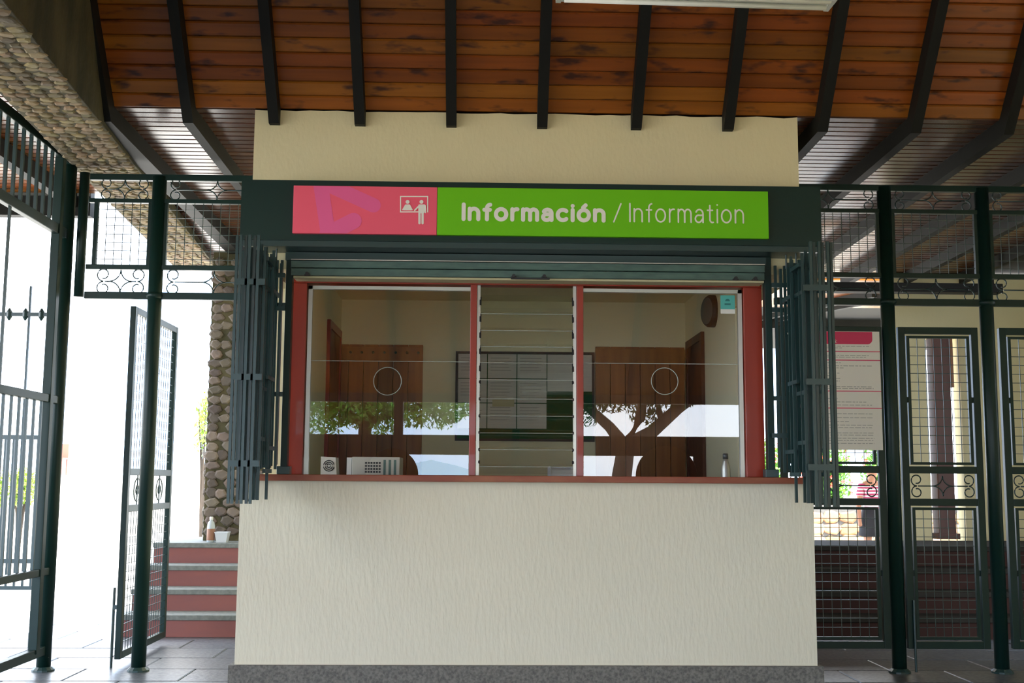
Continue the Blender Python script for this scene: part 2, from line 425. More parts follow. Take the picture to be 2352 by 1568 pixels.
wall('wall_booth_back', B(xL+.15, xR-.15, YB, YB+.15, 0, zK-.01), m_inner)
wall('ceiling_booth', B(xL+.15, xR-.15, YW+.16, YB, 3.02, 3.08), m_inner)
wall('floor_booth', B(xL+.15, xR-.15, YW+.16, YB, 0, .03), m_creamw)
wall('wall_lining_left', B(xL+.15, xL+.16, 8.05, YB, .03, 3.02), m_inner)
wall('wall_lining_right', B(xR-.16, xR-.15, 8.72, YB, .03, 3.02), m_inner)
# unseen far side of the hall on the right, drawn in to cut the light
wall('wall_right', B(4.85, 5.0, -3.9, 8.1, 0, 7.0), m_cream)
wall('wall_right_blocker', B(6.7, 6.85, 8.3, 12.6, 0, 3.6), m_moss)  # dark wall added out of view to block sky light from the right
wall('wall_rear', B(4.55, 5.0, -3.9, -3.75, 0, 3.0), m_cream)

# sill board
sill = B(X(554, YW-.05, 1098), X(1862, YW-.05, 1098), YW-.05, 7.62, zSill, Z(1092, YW-.05)).build('window_sill', m_sill, bevel=.004)
tag(sill, 'worn red-brown wooden sill board along the top of the cream counter wall', 'sill')
zS = Z(1092, YW-.05)

# ------------------------------------------------------------------ header box
hd = thing('header_beam', 'long dark green steel header box above the booth window, behind the sign', 'beam', (0, YH, zH0))
hx0, hx1 = X(553, YH, 480), X(1886, YH, 500)
zHt, zHb = Z(420, YH), Z(557, YH)
B(hx0, hx1, YH, YH+.012, zHb, zHt).build('fascia', m_green, hd)
B(hx0, hx1, YH+.012, YW, zHt-.012, zHt).build('top_plate', m_green, hd)
B(hx0, hx1, YH+.015, YH+.022, Z(570, YH), zHb+.02).build('lower_flange', m_greenb, hd)
B(hx0, hx0+.012, YH+.012, YW, zHb, zHt-.012).build('end_plate', m_green, hd)
B(hx1-.012, hx1, YH+.012, YW, zHb, zHt-.012).build('end_plate', m_green, hd)
B(hx0+.013, hx1-.013, YH+.023, YW, Z(570, YH)+.004, Z(570, YH)+.012).build('soffit', m_greenb, hd)
B(X(655, YW-.06, 590), X(1760, YW-.06, 590), YW-.05, YW-.002, Z(602, YW-.05), Z(570, YH)).build('recess', m_greenb, hd)
# roller track
tr = thing('shutter_track', 'grey-green metal shutter track running just above the red window frame', 'track', (0, YW, zO))
tx0, tx1 = X(668, YW-.09, 620), X(1757, YW-.09, 620)
B(tx0, tx1, YW-.09, YW-.052, Z(619, YW-.09), Z(603, YW-.09)).build('upper_rail', m_track, tr, bevel=.003)
B(tx0, tx1, YW-.078, YW-.052, Z(637, YW-.08), Z(620.5, YW-.08)).build('lower_rail', m_track, tr, bevel=.003)
B(tx0, tx1, YW-.094, YW-.088, Z(602, YW-.09), Z(600, YW-.09)).build('lip', m_alu, tr)
for px in (705, 1180, 1250, 1690, 1735):
    x = X(px, YW-.1, 635); z = Z(633, YW-.1)
    MB().tube([(x, YW-.11, z), (x, YW-.085, z)], .011, 8).box(x-.018, x+.018, YW-.10, YW-.08, z-.012, z-.004).build('roller', m_black, tr)
B(X(1172, YW-.1), X(1262, YW-.1), YW-.10, YW-.08, Z(640, YW-.1), Z(637, YW-.1)).build('latch_plate', m_black, tr)
wall('trim_1', B(X(668, YW), X(1757, YW), YW-.03, YW+.1, Z(645, YW), Z(637, YW)), m_cream)

# guide posts left and right of the opening
for (a, b, w) in ((652, 667, 'left of the booth window'), (1759, 1775, 'right of the booth window')):
    g = thing('guide_post', 'upright dark green steel guide channel ' + w, 'post', (X((a+b)/2, YW), YW, zS))
    py = 800
    x0, x1 = X(a, YW-.03, py), X(b, YW-.03, py)
    B(x0, x1, YW-.035, YW+.03, zS, Z(575, YW)).build('channel', m_green, g, bevel=.003)
    B(x0-.02, x1+.02, YW-.045, YW+.035, zS, zS+.05).build('foot_plate', m_greenb, g, bevel=.003)
    s = -1 if a < 1000 else 1
    xb = x0-.028 if s < 0 else x1+.028
    B(xb-.008, xb+.008, YW-.03, YW-.014, zS+.06, Z(605, YW)).build('side_bar', m_greenb, g)
    for py in (707, 910):
        z = Z(py, YW); B(min(xb-.05, x1) if s < 0 else x0, max(xb+.05, x0) if s > 0 else x1, YW-.032, YW-.012, z-.014, z+.014).build('connector', m_greenb, g)

# ------------------------------------------------------------------ window
wn = thing('window_1', None, None, (0, 7.5, zS), kind='structure')
YG = 7.46
x0o, x0i, x1i, x1o = X(664, YG, 870), X(702, YG, 870), X(1708, YG, 870), X(1750, YG, 870)
zt0 = Z(657, YG); zt1 = Z(643, YG)
m1a, m1b, m2a, m2b = X(1079, YG, 870), X(1094, YG, 870), X(1324, YG, 870), X(1339, YG, 870)
B(x0o, x0i, YG-.04, YG+.06, zS, zt0).build('stile', m_red, wn, bevel=.004)
B(x1i, x1o, YG-.04, YG+.06, zS, zt0).build('stile', m_red, wn, bevel=.004)
B(x0o, x1o, YG-.045, YG+.06, zt0, zt1).build('head_rail', m_red, wn, bevel=.003)
B(m1a, m1b, YG-.04, YG+.05, zS, zt0).build('mullion', m_red, wn, bevel=.003)
B(m2a, m2b, YG-.04, YG+.05, zS, zt0).build('mullion', m_red, wn, bevel=.003)
def holed(name, outer, holes, Y, t, mat, parent):
    c = D.curves.new(name, 'CURVE'); c.dimensions = '2D'; c.fill_mode = 'BOTH'; c.extrude = t/2
    for loop in [outer]+holes:
        s = c.splines.new('POLY'); s.points.add(len(loop)-1); s.use_cyclic_u = True
        for p, q in zip(s.points, loop): p.co = (q[0], q[1], 0, 1)
    o = D.objects.new('tmp', c); COL.objects.link(o); bpy.context.view_layer.update()
    me = D.meshes.new_from_object(o.evaluated_get(bpy.context.evaluated_depsgraph_get())); D.objects.remove(o)
    me.transform(Matrix.Translation((0, Y, 0)) @ Matrix.Rotation(math.pi/2, 4, 'X')); me.materials.clear(); me.materials.append(mat); me.name = name
    return link(name, me, parent)
def arc(cx, cz, r, a0, a1, n): return [(cx+r*math.cos(a0+(a1-a0)*i/n), cz+r*math.sin(a0+(a1-a0)*i/n)) for i in range(n+1)]
for (pa, pb, side, hx, hr, sx, sr) in ((x0i, m1a, 0, 890, 32, 900, 60), (m2b, x1i, 1, 1527, 31, 1531, 71)):
    fr = .016
    # slim aluminium frame of the fixed light
    ax0 = pa + (.006 if side == 0 else 0); ax1 = pb - (0 if side == 0 else .006)
    if side == 0: B(ax0, ax0+.026, YG-.012, YG+.022, zS, zt0-.012).build('aluminium_frame', m_alu, wn)
    else: B(ax1-.026, ax1, YG-.012, YG+.022, zS, zt0-.012).build('aluminium_frame', m_alu, wn)
    B(ax0, ax1, YG-.012, YG+.022, zt0-.034, zt0-.012).build('aluminium_frame', m_alu, wn)
    zj = Z(832, YG); px0 = ax0+(.022 if side == 0 else .002); px1 = ax1-(.022 if side else .002)
    holed('pane', [(px0, zj+.002), (px1, zj+.002), (px1, zt0-.03), (px0, zt0-.03)], [], YG+.004, .005, m_pane, wn)
    cx, cz = at(hx, 875, YG); r = hr/2650*YG
    hole = arc(cx, cz, r, 0, -2*math.pi*35/36, 35)
    sxx = X(sx, YG, 1085); rr = sr/2650*YG
    zb = zS+.002
    outer = [(px0, zb)] + arc(sxx, zb, rr, math.pi, 0, 28) + [(px1, zb), (px1, zj-.001), (px0, zj-.001)]
    holed('pane', outer, [hole], YG+.004, .005, m_pane, wn)
    B(px0, px1, YG+.0005, YG+.0075, zj-.001, zj+.002).build('pane_joint', m_edge, wn)
    ring = MB(); ring.upv = (0,1,0)
    ring.tube([(p[0], YG+.004, p[1]) for p in hole], .0028, 6, True).build('speaking_hole_rim', m_edge, wn, smooth=True)
# louvres
for xx0, xx1 in ((m1b+.002, m1b+.022), (m2a-.022, m2a-.002)):
    B(xx0, xx1, YG-.01, YG+.02, zS, zt0).build('louvre_channel', m_alu, wn)
lx0, lx1 = m1b+.024, m2a-.024
zs = [Z(y, YG) for y in (681, 719, 756, 793, 832, 875, 914, 953, 991, 1030, 1070)]
sm = MB().box(-(lx1-lx0)/2, (lx1-lx0)/2, -.0025, .0025, -.066, .066).mesh('louvre_slat', m_slat)
se = MB().box(-(lx1-lx0)/2, (lx1-lx0)/2, -.003, .003, -.068, -.0655).mesh('slat_edge', m_edge)
for i, z in enumerate(zs):
    zc = z - .052 if i < 10 else z-.02
    if i == 10:
        s = MB().box(-(lx1-lx0)/2, (lx1-lx0)/2, -.0025, .0025, -.028, .028).mesh('louvre_slat', m_slat)
    o = link('louvre_slat', sm if i < 10 else s, wn); o.matrix_parent_inverse = Matrix.Identity(4)
    o.location = ((lx0+lx1)/2, YG-7.5+.006, zc-zS); o.rotation_euler = (math.radians(-15), 0, 0)
    if i < 10:
        e = link('slat_edge', se, wn); e.matrix_parent_inverse = Matrix.Identity(4); e.location = o.location; e.rotation_euler = o.rotation_euler
    for x in (lx0-.001, lx1+.001):
        c = MB().box(-.006, .006, -.008, .008, -.028 , .028 ).mesh('slat_clip', m_black)
        k = link('slat_clip', c, wn); k.matrix_parent_inverse = Matrix.Identity(4)
        k.location = (x, YG-7.5-.004, (zc+.02 if i < 5 else zc+.045)-zS); k.rotation_euler = (math.radians(-15), 0, 0)
        if i >= 5: k.scale = (1, 1, .35)

# ------------------------------------------------------------------ folding grilles
def grille(side, label):
    xs = X(646, 7.28, 800) if side < 0 else X(1790, 7.28, 800)
    g = thing('folding_grille', label, 'grille', (xs, YW-.3, 1.2))
    np_ = 6
    for k in range(np_):
        x = xs + side*(.008 + k*.026)
        ya, yb = 7.24, 6.72 + .02*(k % 2)
        nb = 6
        for i in range(nb):
            y = ya + (yb-ya)*i/(nb-1)
            xx = x + side*.015*(i % 2) + side*.03*i/(nb-1)
            zt = 2.67 + .02*((i+k) % 3)
            zb = 1.19 if (i >= 2 and (k+i) % 3) else zS + .03 + .02*(k % 2)
            if i == nb-1: zb = 1.17; zt = 2.74
            MB().box(xx-.008, xx+.008, y-.008, y+.008, zb, zt).build('bar', m_greenb, g)
        for z in (2.62, 2.46, 1.92-.07*(k % 3), 1.50 + .05*(k % 2), 1.36):
            i0 = (k*2 + int(z*10)) % 3; i1 = i0 + 2
            y0 = ya + (yb-ya)*i0/(nb-1); y1 = ya + (yb-ya)*i1/(nb-1)
            MB().box(x+side*.002, x+side*.016, y1, y0, z-.012, z+.012).build('link_plate', m_greenb, g)
        if k < np_-1:
            for z in (2.46, 1.9, 1.40):
                yy = yb if k % 2 == 0 else ya
                MB().box(min(x, x+side*.066), max(x, x+side*.052), yy-.010, yy+.010, z-.018, z+.018).build('hinge', m_greenb, g)
    # top hangers reach up to the header
    for i in range(3):
        x = xs + side*(.03+.05*i); y = 7.18-.05*i
        MB().tube([(x, y, 2.66), (x, y, Z(570, YH)+.006)], .006, 6).build('hanger', m_greenb, g)
    return g
g1 = grille(-1, 'folded dark steel grille stacked at the left end of the booth window')
g2 = grille(1, 'folded dark steel grille stacked at the right end of the booth window')
xq, zq = at(567, 1148, YW-.09)
MB().tube([(xq, YW-.09, zq), (xq, YW-.09, 1.62)], .009, 8).build('drop_rod', m_greenb, g1)
MB().lathe([(.0, -.012), (.012, -.008), (.013, .0), (.009, .008)], (xq, YW-.09, zq), 10).build('rod_knob', m_greenb, g1, smooth=True)
# reach plates tying the grilles back to the guide posts
for px0, px1, py in ((590, 655, 632), (608, 655, 708)):
    a, z = at(px0, py, YW-.06); b, _ = at(px1, py, YW-.06)
    B(a, b, YW-.075, YW-.06, z-.014, z+.014).build('link_plate', m_greenb, g1)
for px0, px1, py in ((1772, 1812, 655), (1772, 1810, 1000)):
    a, z = at(px0, py, YW-.06); b, _ = at(px1, py, YW-.06)
    B(a, b, YW-.075, YW-.06, z-.014, z+.014).build('link_plate', m_greenb, g2)

# ------------------------------------------------------------------ sign
YS = YH-.03
sg = thing('information_sign', 'pink and lime sign reading Información / Information on the dark green header', 'sign', (X(1220, YS), YS, Z(548, YS)))
sx0, sxm, sx1 = X(673, YS, 480), X(1004, YS, 480), X(1765, YS, 490)
sz1, sz0 = Z(432, YS, 1176), Z(541, YS, 1176)
B(sx0, sxm-.001, YS, YH, sz0, sz1).build('pink_panel', m_pink, sg, bevel=.0015)['label'] = 'raspberry pink left panel with a pale emblem and pictogram'
B(sxm+.001, sx1, YS, YH, sz0, sz1).build('lime_panel', m_lime, sg, bevel=.0015)['label'] = 'lime green right panel with white lettering'
def flat(name, polys, Y, mat, parent, t=.0012):
    mb = MB()
    for P in polys:
        mb.prism([(p[0], Y, p[1]) for p in P], (0, t, 0))
    return mb.build(name, mat, parent)
def clip(P, x0, x1, z0, z1):
    for ax, v, s in ((0, x0, 1), (0, x1, -1), (1, z0, 1), (1, z1, -1)):
        Q = []
        for i in range(len(P)):
            a, b = P[i-1], P[i]; da, db = (a[ax]-v)*s, (b[ax]-v)*s
            if (da >= 0) != (db >= 0):
                t = da/(da-db); Q.append((a[0]+(b[0]-a[0])*t, a[1]+(b[1]-a[1])*t))
            if db >= 0: Q.append(b)
        P = Q
        if not P: return P
    return P
def capsule(a, b, w, n=10):
    a = Vector(a); b = Vector(b); d = b-a; t = math.atan2(d.y, d.x) if d.length > 1e-9 else 0
    return [tuple(b+Vector((math.cos(t+u), math.sin(t+u)))*w/2) for u in [-math.pi/2+math.pi*i/n for i in range(n+1)]] + \
           [tuple(a+Vector((math.cos(t+u), math.sin(t+u)))*w/2) for u in [math.pi/2+math.pi*i/n for i in range(n+1)]]
# pale emblem: three broad rounded strokes cut by the panel edge
S = 600/2352
def sp_(cx, cy): return at(650+cx*S, 400+cy*S, YS)
k = 132*S/2650*YS
em = []
for j, (a, b, w) in enumerate((((335, 60), (410, 560), 136), ((330, 60), (815, 280), 134), ((400, 540), (635, 420), 150))):
    em.append(clip(capsule(sp_(*a), sp_(*b), w*S/2650*YS*1.0), sx0+.002, sxm-.003, sz0+.002, sz1-.002))
for j, P in enumerate(em): flat('emblem_stroke', [P], YS-.0008-.0003*j, m_pink2, sg)
# pictogram
PQ = lambda x, y: at(650+x*S, 400+y*S, YS)
pol = []
def rect(x0, y0, x1, y1): pol.append([PQ(x0,y0), PQ(x1,y0), PQ(x1,y1), PQ(x0,y1)])
rect(1054,196,1308,206); rect(1054,196,1064,344); rect(1298,196,1308,344); rect(1054,335,1222,345)
def disc(cx, cy, r): c = PQ(cx, cy); rr = r*S/2650*YS; pol.append(arc(c[0], c[1], rr, 0, 2*math.pi*19/20, 19))
disc(1122, 250, 18); disc(1247, 250, 18)
pol.append([PQ(*p) for p in ((1104,272),(1140,272),(1150,285),(1158,326),(1086,326),(1094,285))])
for a, b, w in (((1102,282),(1080,320),12), ((1142,282),(1162,320),12), ((1230,280),(1186,326),13), ((1280,284),(1282,345),14),
                ((1229,345),(1229,442),21), ((1257,345),(1257,442),21)):
    pol.append(capsule(PQ(*a), PQ(*b), w*S/2650*YS))
pol.append([PQ(*p) for p in ((1222,272),(1276,272),(1286,284),(1270,352),(1219,352),(1218,290))])
mbq = MB()
for k_, P in enumerate(pol): mbq.poly([(p[0], YS-.0022-.00025*(k_ % 6), p[1]) for p in P], [tuple(range(len(P)))])
me_ = D.meshes.new('pictogram'); me_.from_pydata(mbq.v, [], mbq.f); me_.materials.append(m_print); link('pictogram', me_, sg)
# lettering: rounded strokes
def A(cx, cy, rx, ry, a0, a1, n=12): return [(cx+rx*math.cos(math.radians(a0+(a1-a0)*i/n)), cy+ry*math.sin(math.radians(a0+(a1-a0)*i/n))) for i in range(n+1)]
GL = {'I': ([[(0,0),(0,1.40)]], 0), 'n': ([[(0,0),(0,1)], [(0,.55)]+A(.36,.60,.36,.40,180,0)+[(.72,0)]], .72),
      'f': ([[(.22,0),(.22,1.05)]+A(.50,1.08,.28,.32,180,95,6), [(0,.92),(.46,.92)]], .46),
      'o': ([A(.43,.5,.43,.5,0,360,24)], .86), 'r': ([[(0,0),(0,1)], [(0,.55)]+A(.36,.60,.36,.40,180,80,8)], .40),
      'm': ([[(0,0),(0,1)], [(0,.6)]+A(.29,.66,.29,.34,180,0)+[(.58,0)], [(.58,.6)]+A(.87,.66,.29,.34,180,0)+[(1.16,0)]], 1.16),
      'a': ([A(.37,.66,.33,.34,155,0,10)+[(.70,0)], [(.70,.56)]+[(.45,.55)]+A(.30,.28,.30,.28,100,330,14)+[(.70,.30)]], .72),
      'c': ([A(.43,.5,.43,.5,48,312,20)], .74), 'i': ([[(0,0),(0,1)], [(0,1.38),(0,1.381)]], 0),
      't': ([[(.22,1.32),(.22,.26)]+A(.44,.24,.22,.24,180,290,7), [(0,.95),(.46,.95)]], .50),
      '/': ([[(0,-.08),(.42,1.45)]], .42)}
GL['ó'] = (GL['o'][0]+[[(.38,1.24),(.58,1.46)]], .86)
def ribbon(q, w, n=8):                       # one outline for a whole stroke: mitred sides, round ends
    q = [Vector(p) for p in q]; q = [p for k, p in enumerate(q) if k == 0 or (p-q[k-1]).length > 1e-6]
    if len(q) < 2 or sum((b-a).length for a, b in zip(q, q[1:])) < w*.1: return [[(q[0].x+w/2*math.cos(2*math.pi*i/20), q[0].y+w/2*math.sin(2*math.pi*i/20)) for i in range(20)]]
    clo = len(q) > 6 and (q[0]-q[-1]).length < w*.2
    if clo: q = q[:-1]
    N = len(q); Lf = []; Rt = []
    for k in range(N):
        if clo: d0 = (q[k]-q[k-1]).normalized(); d1 = (q[(k+1) % N]-q[k]).normalized()
        else:
            d0 = (q[k]-q[max(k-1,0)]).normalized() if k else (q[1]-q[0]).normalized()
            d1 = (q[k+1]-q[k]).normalized() if k < N-1 else d0
        d = (d0+d1).normalized(); nn = Vector((-d.y, d.x)); m_ = w/2/max(.5, nn.dot(Vector((-d0.y, d0.x))))
        Lf.append(q[k]+nn*m_); Rt.append(q[k]-nn*m_)
    out = []
    for k in range(N if clo else N-1):
        j = (k+1) % N; out.append([tuple(Rt[k]), tuple(Rt[j]), tuple(Lf[j]), tuple(Lf[k])])
    if not clo:
        for c, d in ((q[0], (q[0]-q[1]).normalized()), (q[-1], (q[-1]-q[-2]).normalized())):
            t = math.atan2(d.y, d.x); out.append([(c.x+w/2*math.cos(t-math.pi/2+math.pi*i/n), c.y+w/2*math.sin(t-math.pi/2+math.pi*i/n)) for i in range(n+1)])
    return out
def lettering(name, strokes, w, Y, mat, parent):
    mb = MB(); b = 0
    for k, q in enumerate(strokes):
        y = Y - .00025*(k % 4)
        for P in ribbon(q, w): mb.poly([(p[0], y, p[1]) for p in P], [tuple(range(len(P)))])
    me = D.meshes.new(name); me.from_pydata(mb.v, [], mb.f); me.materials.append(mat)
    return link(name, me, parent)
def word(txt, px0, px1, base, xh, w, gap, name, Y):
    (bx0, bz), (bx1, _) = at(px0, base, YS), at(px1, base, YS)
    tot = sum(GL[c][1] for c in txt) + gap*(len(txt)-1)
    ww = w/2650*YS; xu = (bx1-bx0-ww)/tot; zu = xh/2650*YS
    cur = 0; P = []
    for c in txt:
        for st in GL[c][0]: P.append([(bx0+ww/2+(cur+x)*xu, bz+ww/2+y*(zu-ww)) for x, y in st])
        cur += GL[c][1]+gap
    lettering(name, P, ww, Y, m_print, sg)
word('Información', 1060, 1391, 507.5, 34.5, 9.6, .50, 'bold_lettering', YS-.0018)
word('/', 1408, 1428, 509, 32, 3.5, 0, 'slash', YS-.0018)
word('Information', 1445, 1709, 510.5, 34.5, 3.8, .40, 'light_lettering', YS-.0018)

# ------------------------------------------------------------------ steel screens and gates
def scroll(mb, cx, cz, hw, h, Y, r=.0048, ends=(1, 1)):
    d = h*.40
    for s1 in (1, -1):
        for s2 in (1, -1):
            mb.tube([(cx+s2*d*(1-math.sin(t))*1.0, Y, cz+s1*d*(1-math.cos(t))) for t in [math.pi/2*i/5 for i in range(6)]], r, 5)
    for s, on in ((-1, ends[0]), (1, ends[1])):
        if not on: continue
        mb.tube([(cx+s*d, Y, cz), (cx+s*(hw-h*.30), Y, cz)], r, 5)
        for v in (1, -1):
            x0 = cx+s*(hw-h*.30); R = h*.24
            pts = []
            for i in range(19):
                t = math.radians(-90 + 360*i/18*1.05); rr = R*(1-.45*i/18)
                pts.append((x0 + s*0 - s*(-1)*0 + s*(.0)+ s*rr*math.cos(t)*1.0 + s*R*.2, Y, cz + v*(R + rr*math.sin(t))))
            mb.tube(pts, r, 5)
def wires(mb, x0, x1, z0, z1, Y, p=.062, r=.0022):
    n = max(1, int(round((x1-x0)/p)))
    for i in range(1, n):
        x = x0+(x1-x0)*i/n; mb.box(x-r, x+r, Y-r, Y+r, z0, z1)
    n = max(1, int(round((z1-z0)/p)))
    for i in range(1, n):
        z = z0+(z1-z0)*i/n; mb.box(x0, x1, Y+r, Y+3*r, z-r, z+r)
def xwires(mb, y0, y1, z0, z1, Xp, p=.062, r=.0022):
    n = max(1, int(round((y1-y0)/p)))
    for i in range(1, n):
        y = y0+(y1-y0)*i/n; mb.box(Xp-r, Xp+r, y-r, y+r, z0, z1)
    n = max(1, int(round((z1-z0)/p)))
    for i in range(1, n):
        z = z0+(z1-z0)*i/n; mb.box(Xp+r, Xp+3*r, y0, y1, z-r, z+r)
zs_ = lambda y, px=2150: Z(y, YF, px)
def screen(name, label, posts, x0, x1, ref):
    s = thing(name, label, 'screen', ((x0+x1)/2, YF, 0))
    for (x, zt) in posts:
        MB().tube([(x, YF, .0), (x, YF, zt)], .050, 14).build('post', m_green, s, smooth=True)
        MB().lathe([(.075, 0), (.075, .012), (.055, .03)], (x, YF, 0), 14).build('foot_plate', m_greenb, s)
        MB().lathe([(.058, -.02), (.066, 0), (.058, .02)], (x, YF, ref[5]), 14).build('collar', m_green, s, smooth=True)
    for z in ref[:1]+ref[2:3]+ref[3:4]+ref[4:5]+ref[5:6]: pass
    names = ('top_rail', 'scroll_rail', 'mesh_rail', 'lower_rail')
    for z, w, n in ((ref[0], .045, names[0]), (ref[1], .03, names[1]), (ref[2], .035, names[2]), (ref[5], .05, names[3])):
        B(x0, x1, YF-.02, YF+.02, z-w/2, z+w/2).build(n, m_green, s, bevel=.003)
    xs = [x0]+[p[0] for p in posts if x0+.1 < p[0] < x1-.1]+[x1]
    for a, b in zip(xs, xs[1:]):
        a += .055; b -= .055
        mb = MB(); scroll(mb, (a+b)/2, (ref[0]+ref[1])/2, (b-a)/2-.02, (ref[0]-ref[1]), YF); mb.build('scroll', m_greenb, s, smooth=True)
        mb = MB(); scroll(mb, (a+b)/2, (ref[2]+ref[5])/2, (b-a)/2-.02, (ref[2]-ref[5]), YF); mb.build('scroll', m_greenb, s, smooth=True)
        for xx in (a, b): B(xx-.014, xx+.014, YF-.015, YF+.015, ref[2], ref[1]).build('mesh_frame', m_green, s)
        mb = MB(); wires(mb, a+.014, b-.014, ref[2], ref[1], YF); mb.build('wire_mesh', m_greenb, s)['kind'] = 'stuff'
    return s
rx = X(2052, YF, 1108); rx2 = X(2283, YF, 1108)
refR = [zs_(434), zs_(487), zs_(634), 0, 0, zs_(695)]
screen('steel_screen', 'dark green overhead steel screen with scrolls and wire mesh, right of the booth', [(rx, zs_(432)), (rx2, zs_(432))], xR+.01, X(2283+300, YF), refR)
zl = lambda y: Z(y, YF, 400)
refL = [zl(409), zl(463), zl(615), 0, 0, zl(680)]
xf_ = X(150, YF, 600)
lx1_, lx2_ = X(166, YF, 560), X(348, YF, 850)
screen('steel_screen', 'dark green overhead steel screen with scrolls and wire mesh, left of the booth', [(lx2_, zl(407))], xf_+.15, xL-.01, refL)

def leaf(x0, x1, label, Yl, ztop, zb, m1, m2, boltx=None, group=None, half=False):
    g = thing('gate', label, 'gate', (x0, Yl, 0), group)
    w = .05
    B(x0, x0+w, Yl-.02, Yl+.02, zb, ztop).build('stile', m_green, g, bevel=.003)
    B(x1-w, x1, Yl-.02, Yl+.02, zb, ztop).build('stile', m_green, g, bevel=.003)
    for n, z in (('top_rail', ztop-w/2), ('middle_rail', m1), ('middle_rail', m2), ('bottom_rail', zb+w/2)):
        B(x0+w, x1-w, Yl-.02, Yl+.02, z-w/2, z+w/2).build(n, m_green, g, bevel=.003)
    a, b = x0+w, x1-w
    for z0, z1 in ((m1+w/2, ztop-w), (zb+w, m2-w/2)):
        mb = MB()
        mb.box(a+.012, a+.034, Yl-.012, Yl+.012, z0+.012, z1-.012).box(b-.034, b-.012, Yl-.012, Yl+.012, z0+.012, z1-.012)
        mb.box(a+.034, b-.034, Yl-.012, Yl+.012, z0+.012, z0+.03).box(a+.034, b-.034, Yl-.012, Yl+.012, z1-.03, z1-.012)
        mb.box(a-.002, a+.014, Yl-.006, Yl+.006, (z0+z1)/2-.02, (z0+z1)/2+.02).box(b-.014, b+.002, Yl-.006, Yl+.006, (z0+z1)/2-.02, (z0+z1)/2+.02)
        mb.build('mesh_frame', m_green, g)
        mb = MB(); wires(mb, a+.034, b-.034, z0+.03, z1-.03, Yl); mb.build('wire_mesh', m_greenb, g)['kind'] = 'stuff'
    mb = MB(); scroll(mb, (a+b)/2, (m1+m2)/2, (b-a)/2-.01, m1-m2-w, Yl); mb.build('scroll', m_greenb, g, smooth=True)
    if boltx:
        MB().tube([(boltx, Yl-.03, .01), (boltx, Yl-.03, .5)], .009, 8).build('drop_bolt', m_greenb, g)
    return g
gt, gb, gm1, gm2 = zs_(752), zs_(1489), zs_(1079), zs_(1153)
leaf(xR+.03, X(2034, YF, 1108), 'closed mesh gate leaf just right of the booth, behind the poster', YF+.0, gt, gb, gm1, gm2)
leaf(X(2072, YF, 1108), X(2258, YF, 1108), 'narrow closed mesh gate leaf between the two round posts', YF+.0, gt, gb, gm1, gm2, X(2072, YF)+.02)
leaf(X(2308, YF, 1108), X(2560, YF, 1108), 'mesh gate leaf cut off by the right edge of the photo', YF+.0, gt, gb, gm1, gm2)

# open leaf on the left, swung outwards (lies along Y)
gy0, gy1 = 8.32, 9.5
xg = X(300, 8.35, 900)
g = thing('gate', 'mesh gate leaf standing open beside the round post left of the booth', 'gate', (xg, gy0, 0))
gT, gB = 2.55, .06
for y in (gy0, gy1-.05): B(xg-.02, xg+.02, y, y+.05, gB, gT).build('stile', m_green, g, bevel=.003)
za, zb_ = 1.36, 1.10
for n, z in (('top_rail', gT-.025), ('middle_rail', za), ('middle_rail', zb_), ('bottom_rail', gB+.025)):
    B(xg-.02, xg+.02, gy0+.05, gy1-.05, z-.025, z+.025).build(n, m_green, g, bevel=.003)
for z0, z1 in ((za+.025, gT-.05), (gB+.05, zb_-.025)):
    mb = MB(); xwires(mb, gy0+.05, gy1-.05, z0, z1, xg); mb.build('wire_mesh', m_greenb, g)['kind'] = 'stuff'
for y in (8.62, 9.2):
    mb = MB(); zc = (za+zb_)/2
    mb.upv = (1,0,0)
    mb.tube([(xg, y+.085*math.cos(t), zc+.085*math.sin(t)) for t in [2*math.pi*i/16 for i in range(16)]], .005, 5, True)
    mb.tube([(xg, y+.035*math.cos(t), zc+.035*math.sin(t)) for t in [2*math.pi*i/12 for i in range(12)]], .005, 5, True)
    mb.box(xg-.004, xg+.004, y-.004, y+.004, zb_+.02, za-.02)
    mb.build('scroll', m_greenb, g)
xb = X(281, 8.28, 1500); MB().tube([(xg-.045, 8.34, .0), (xg-.045, 8.34, .55)], .010, 8).box(xg-.05, xg, 8.33, 8.35, .4, .43).build('drop_bolt', m_greenb, g)

# side railing running towards the camera on the left
xf = X(150, YF, 600)
sr = thing('steel_railing', 'tall grey-green steel railing running towards the viewer at the left edge', 'railing', (xf, 6.8, 0))
zr = [Z(370, YF, 155), Z(540, YF, 140), Z(919, YF, 110), Z(1310, YF, 96), Z(1492, YF, 92)]
MB().tube([(xf, YF, 0), (xf, YF, zr[0]+.02)], .048, 14).build('post', m_green, sr, smooth=True)
MB().lathe([(.075, 0), (.075, .012), (.055, .03)], (xf, YF, 0), 14).build('foot_plate', m_greenb, sr)
MB().tube([(xf+.10, YF+.02, Z(680, YF, 170)), (xf+.10, YF+.02, zr[0]-.08)], .035, 12).build('post', m_green, sr, smooth=True)
for z, h in zip(zr, (.07, .07, .055, .05, .06)):
    B(xf-.022, xf+.022, 4.2, YF-.04, z-h/2, z+h/2).build('rail', m_green, sr, bevel=.004)
B(xf-.03, xf+.03, YF-.22, YF-.16, zr[4], zr[0]).build('stile', m_green, sr, bevel=.004)
y = 4.35
while y < YF-.25:
    MB().box(xf-.010, xf+.010, y-.010, y+.010, zr[1], zr[0]).build('bar', m_greenb, sr)
    y += .125
y = 4.4
while y < YF-.25:
    MB().box(xf-.008, xf+.008, y-.008, y+.008, zr[3], zr[2]).build('bar', m_greenb, sr)
    y += .125
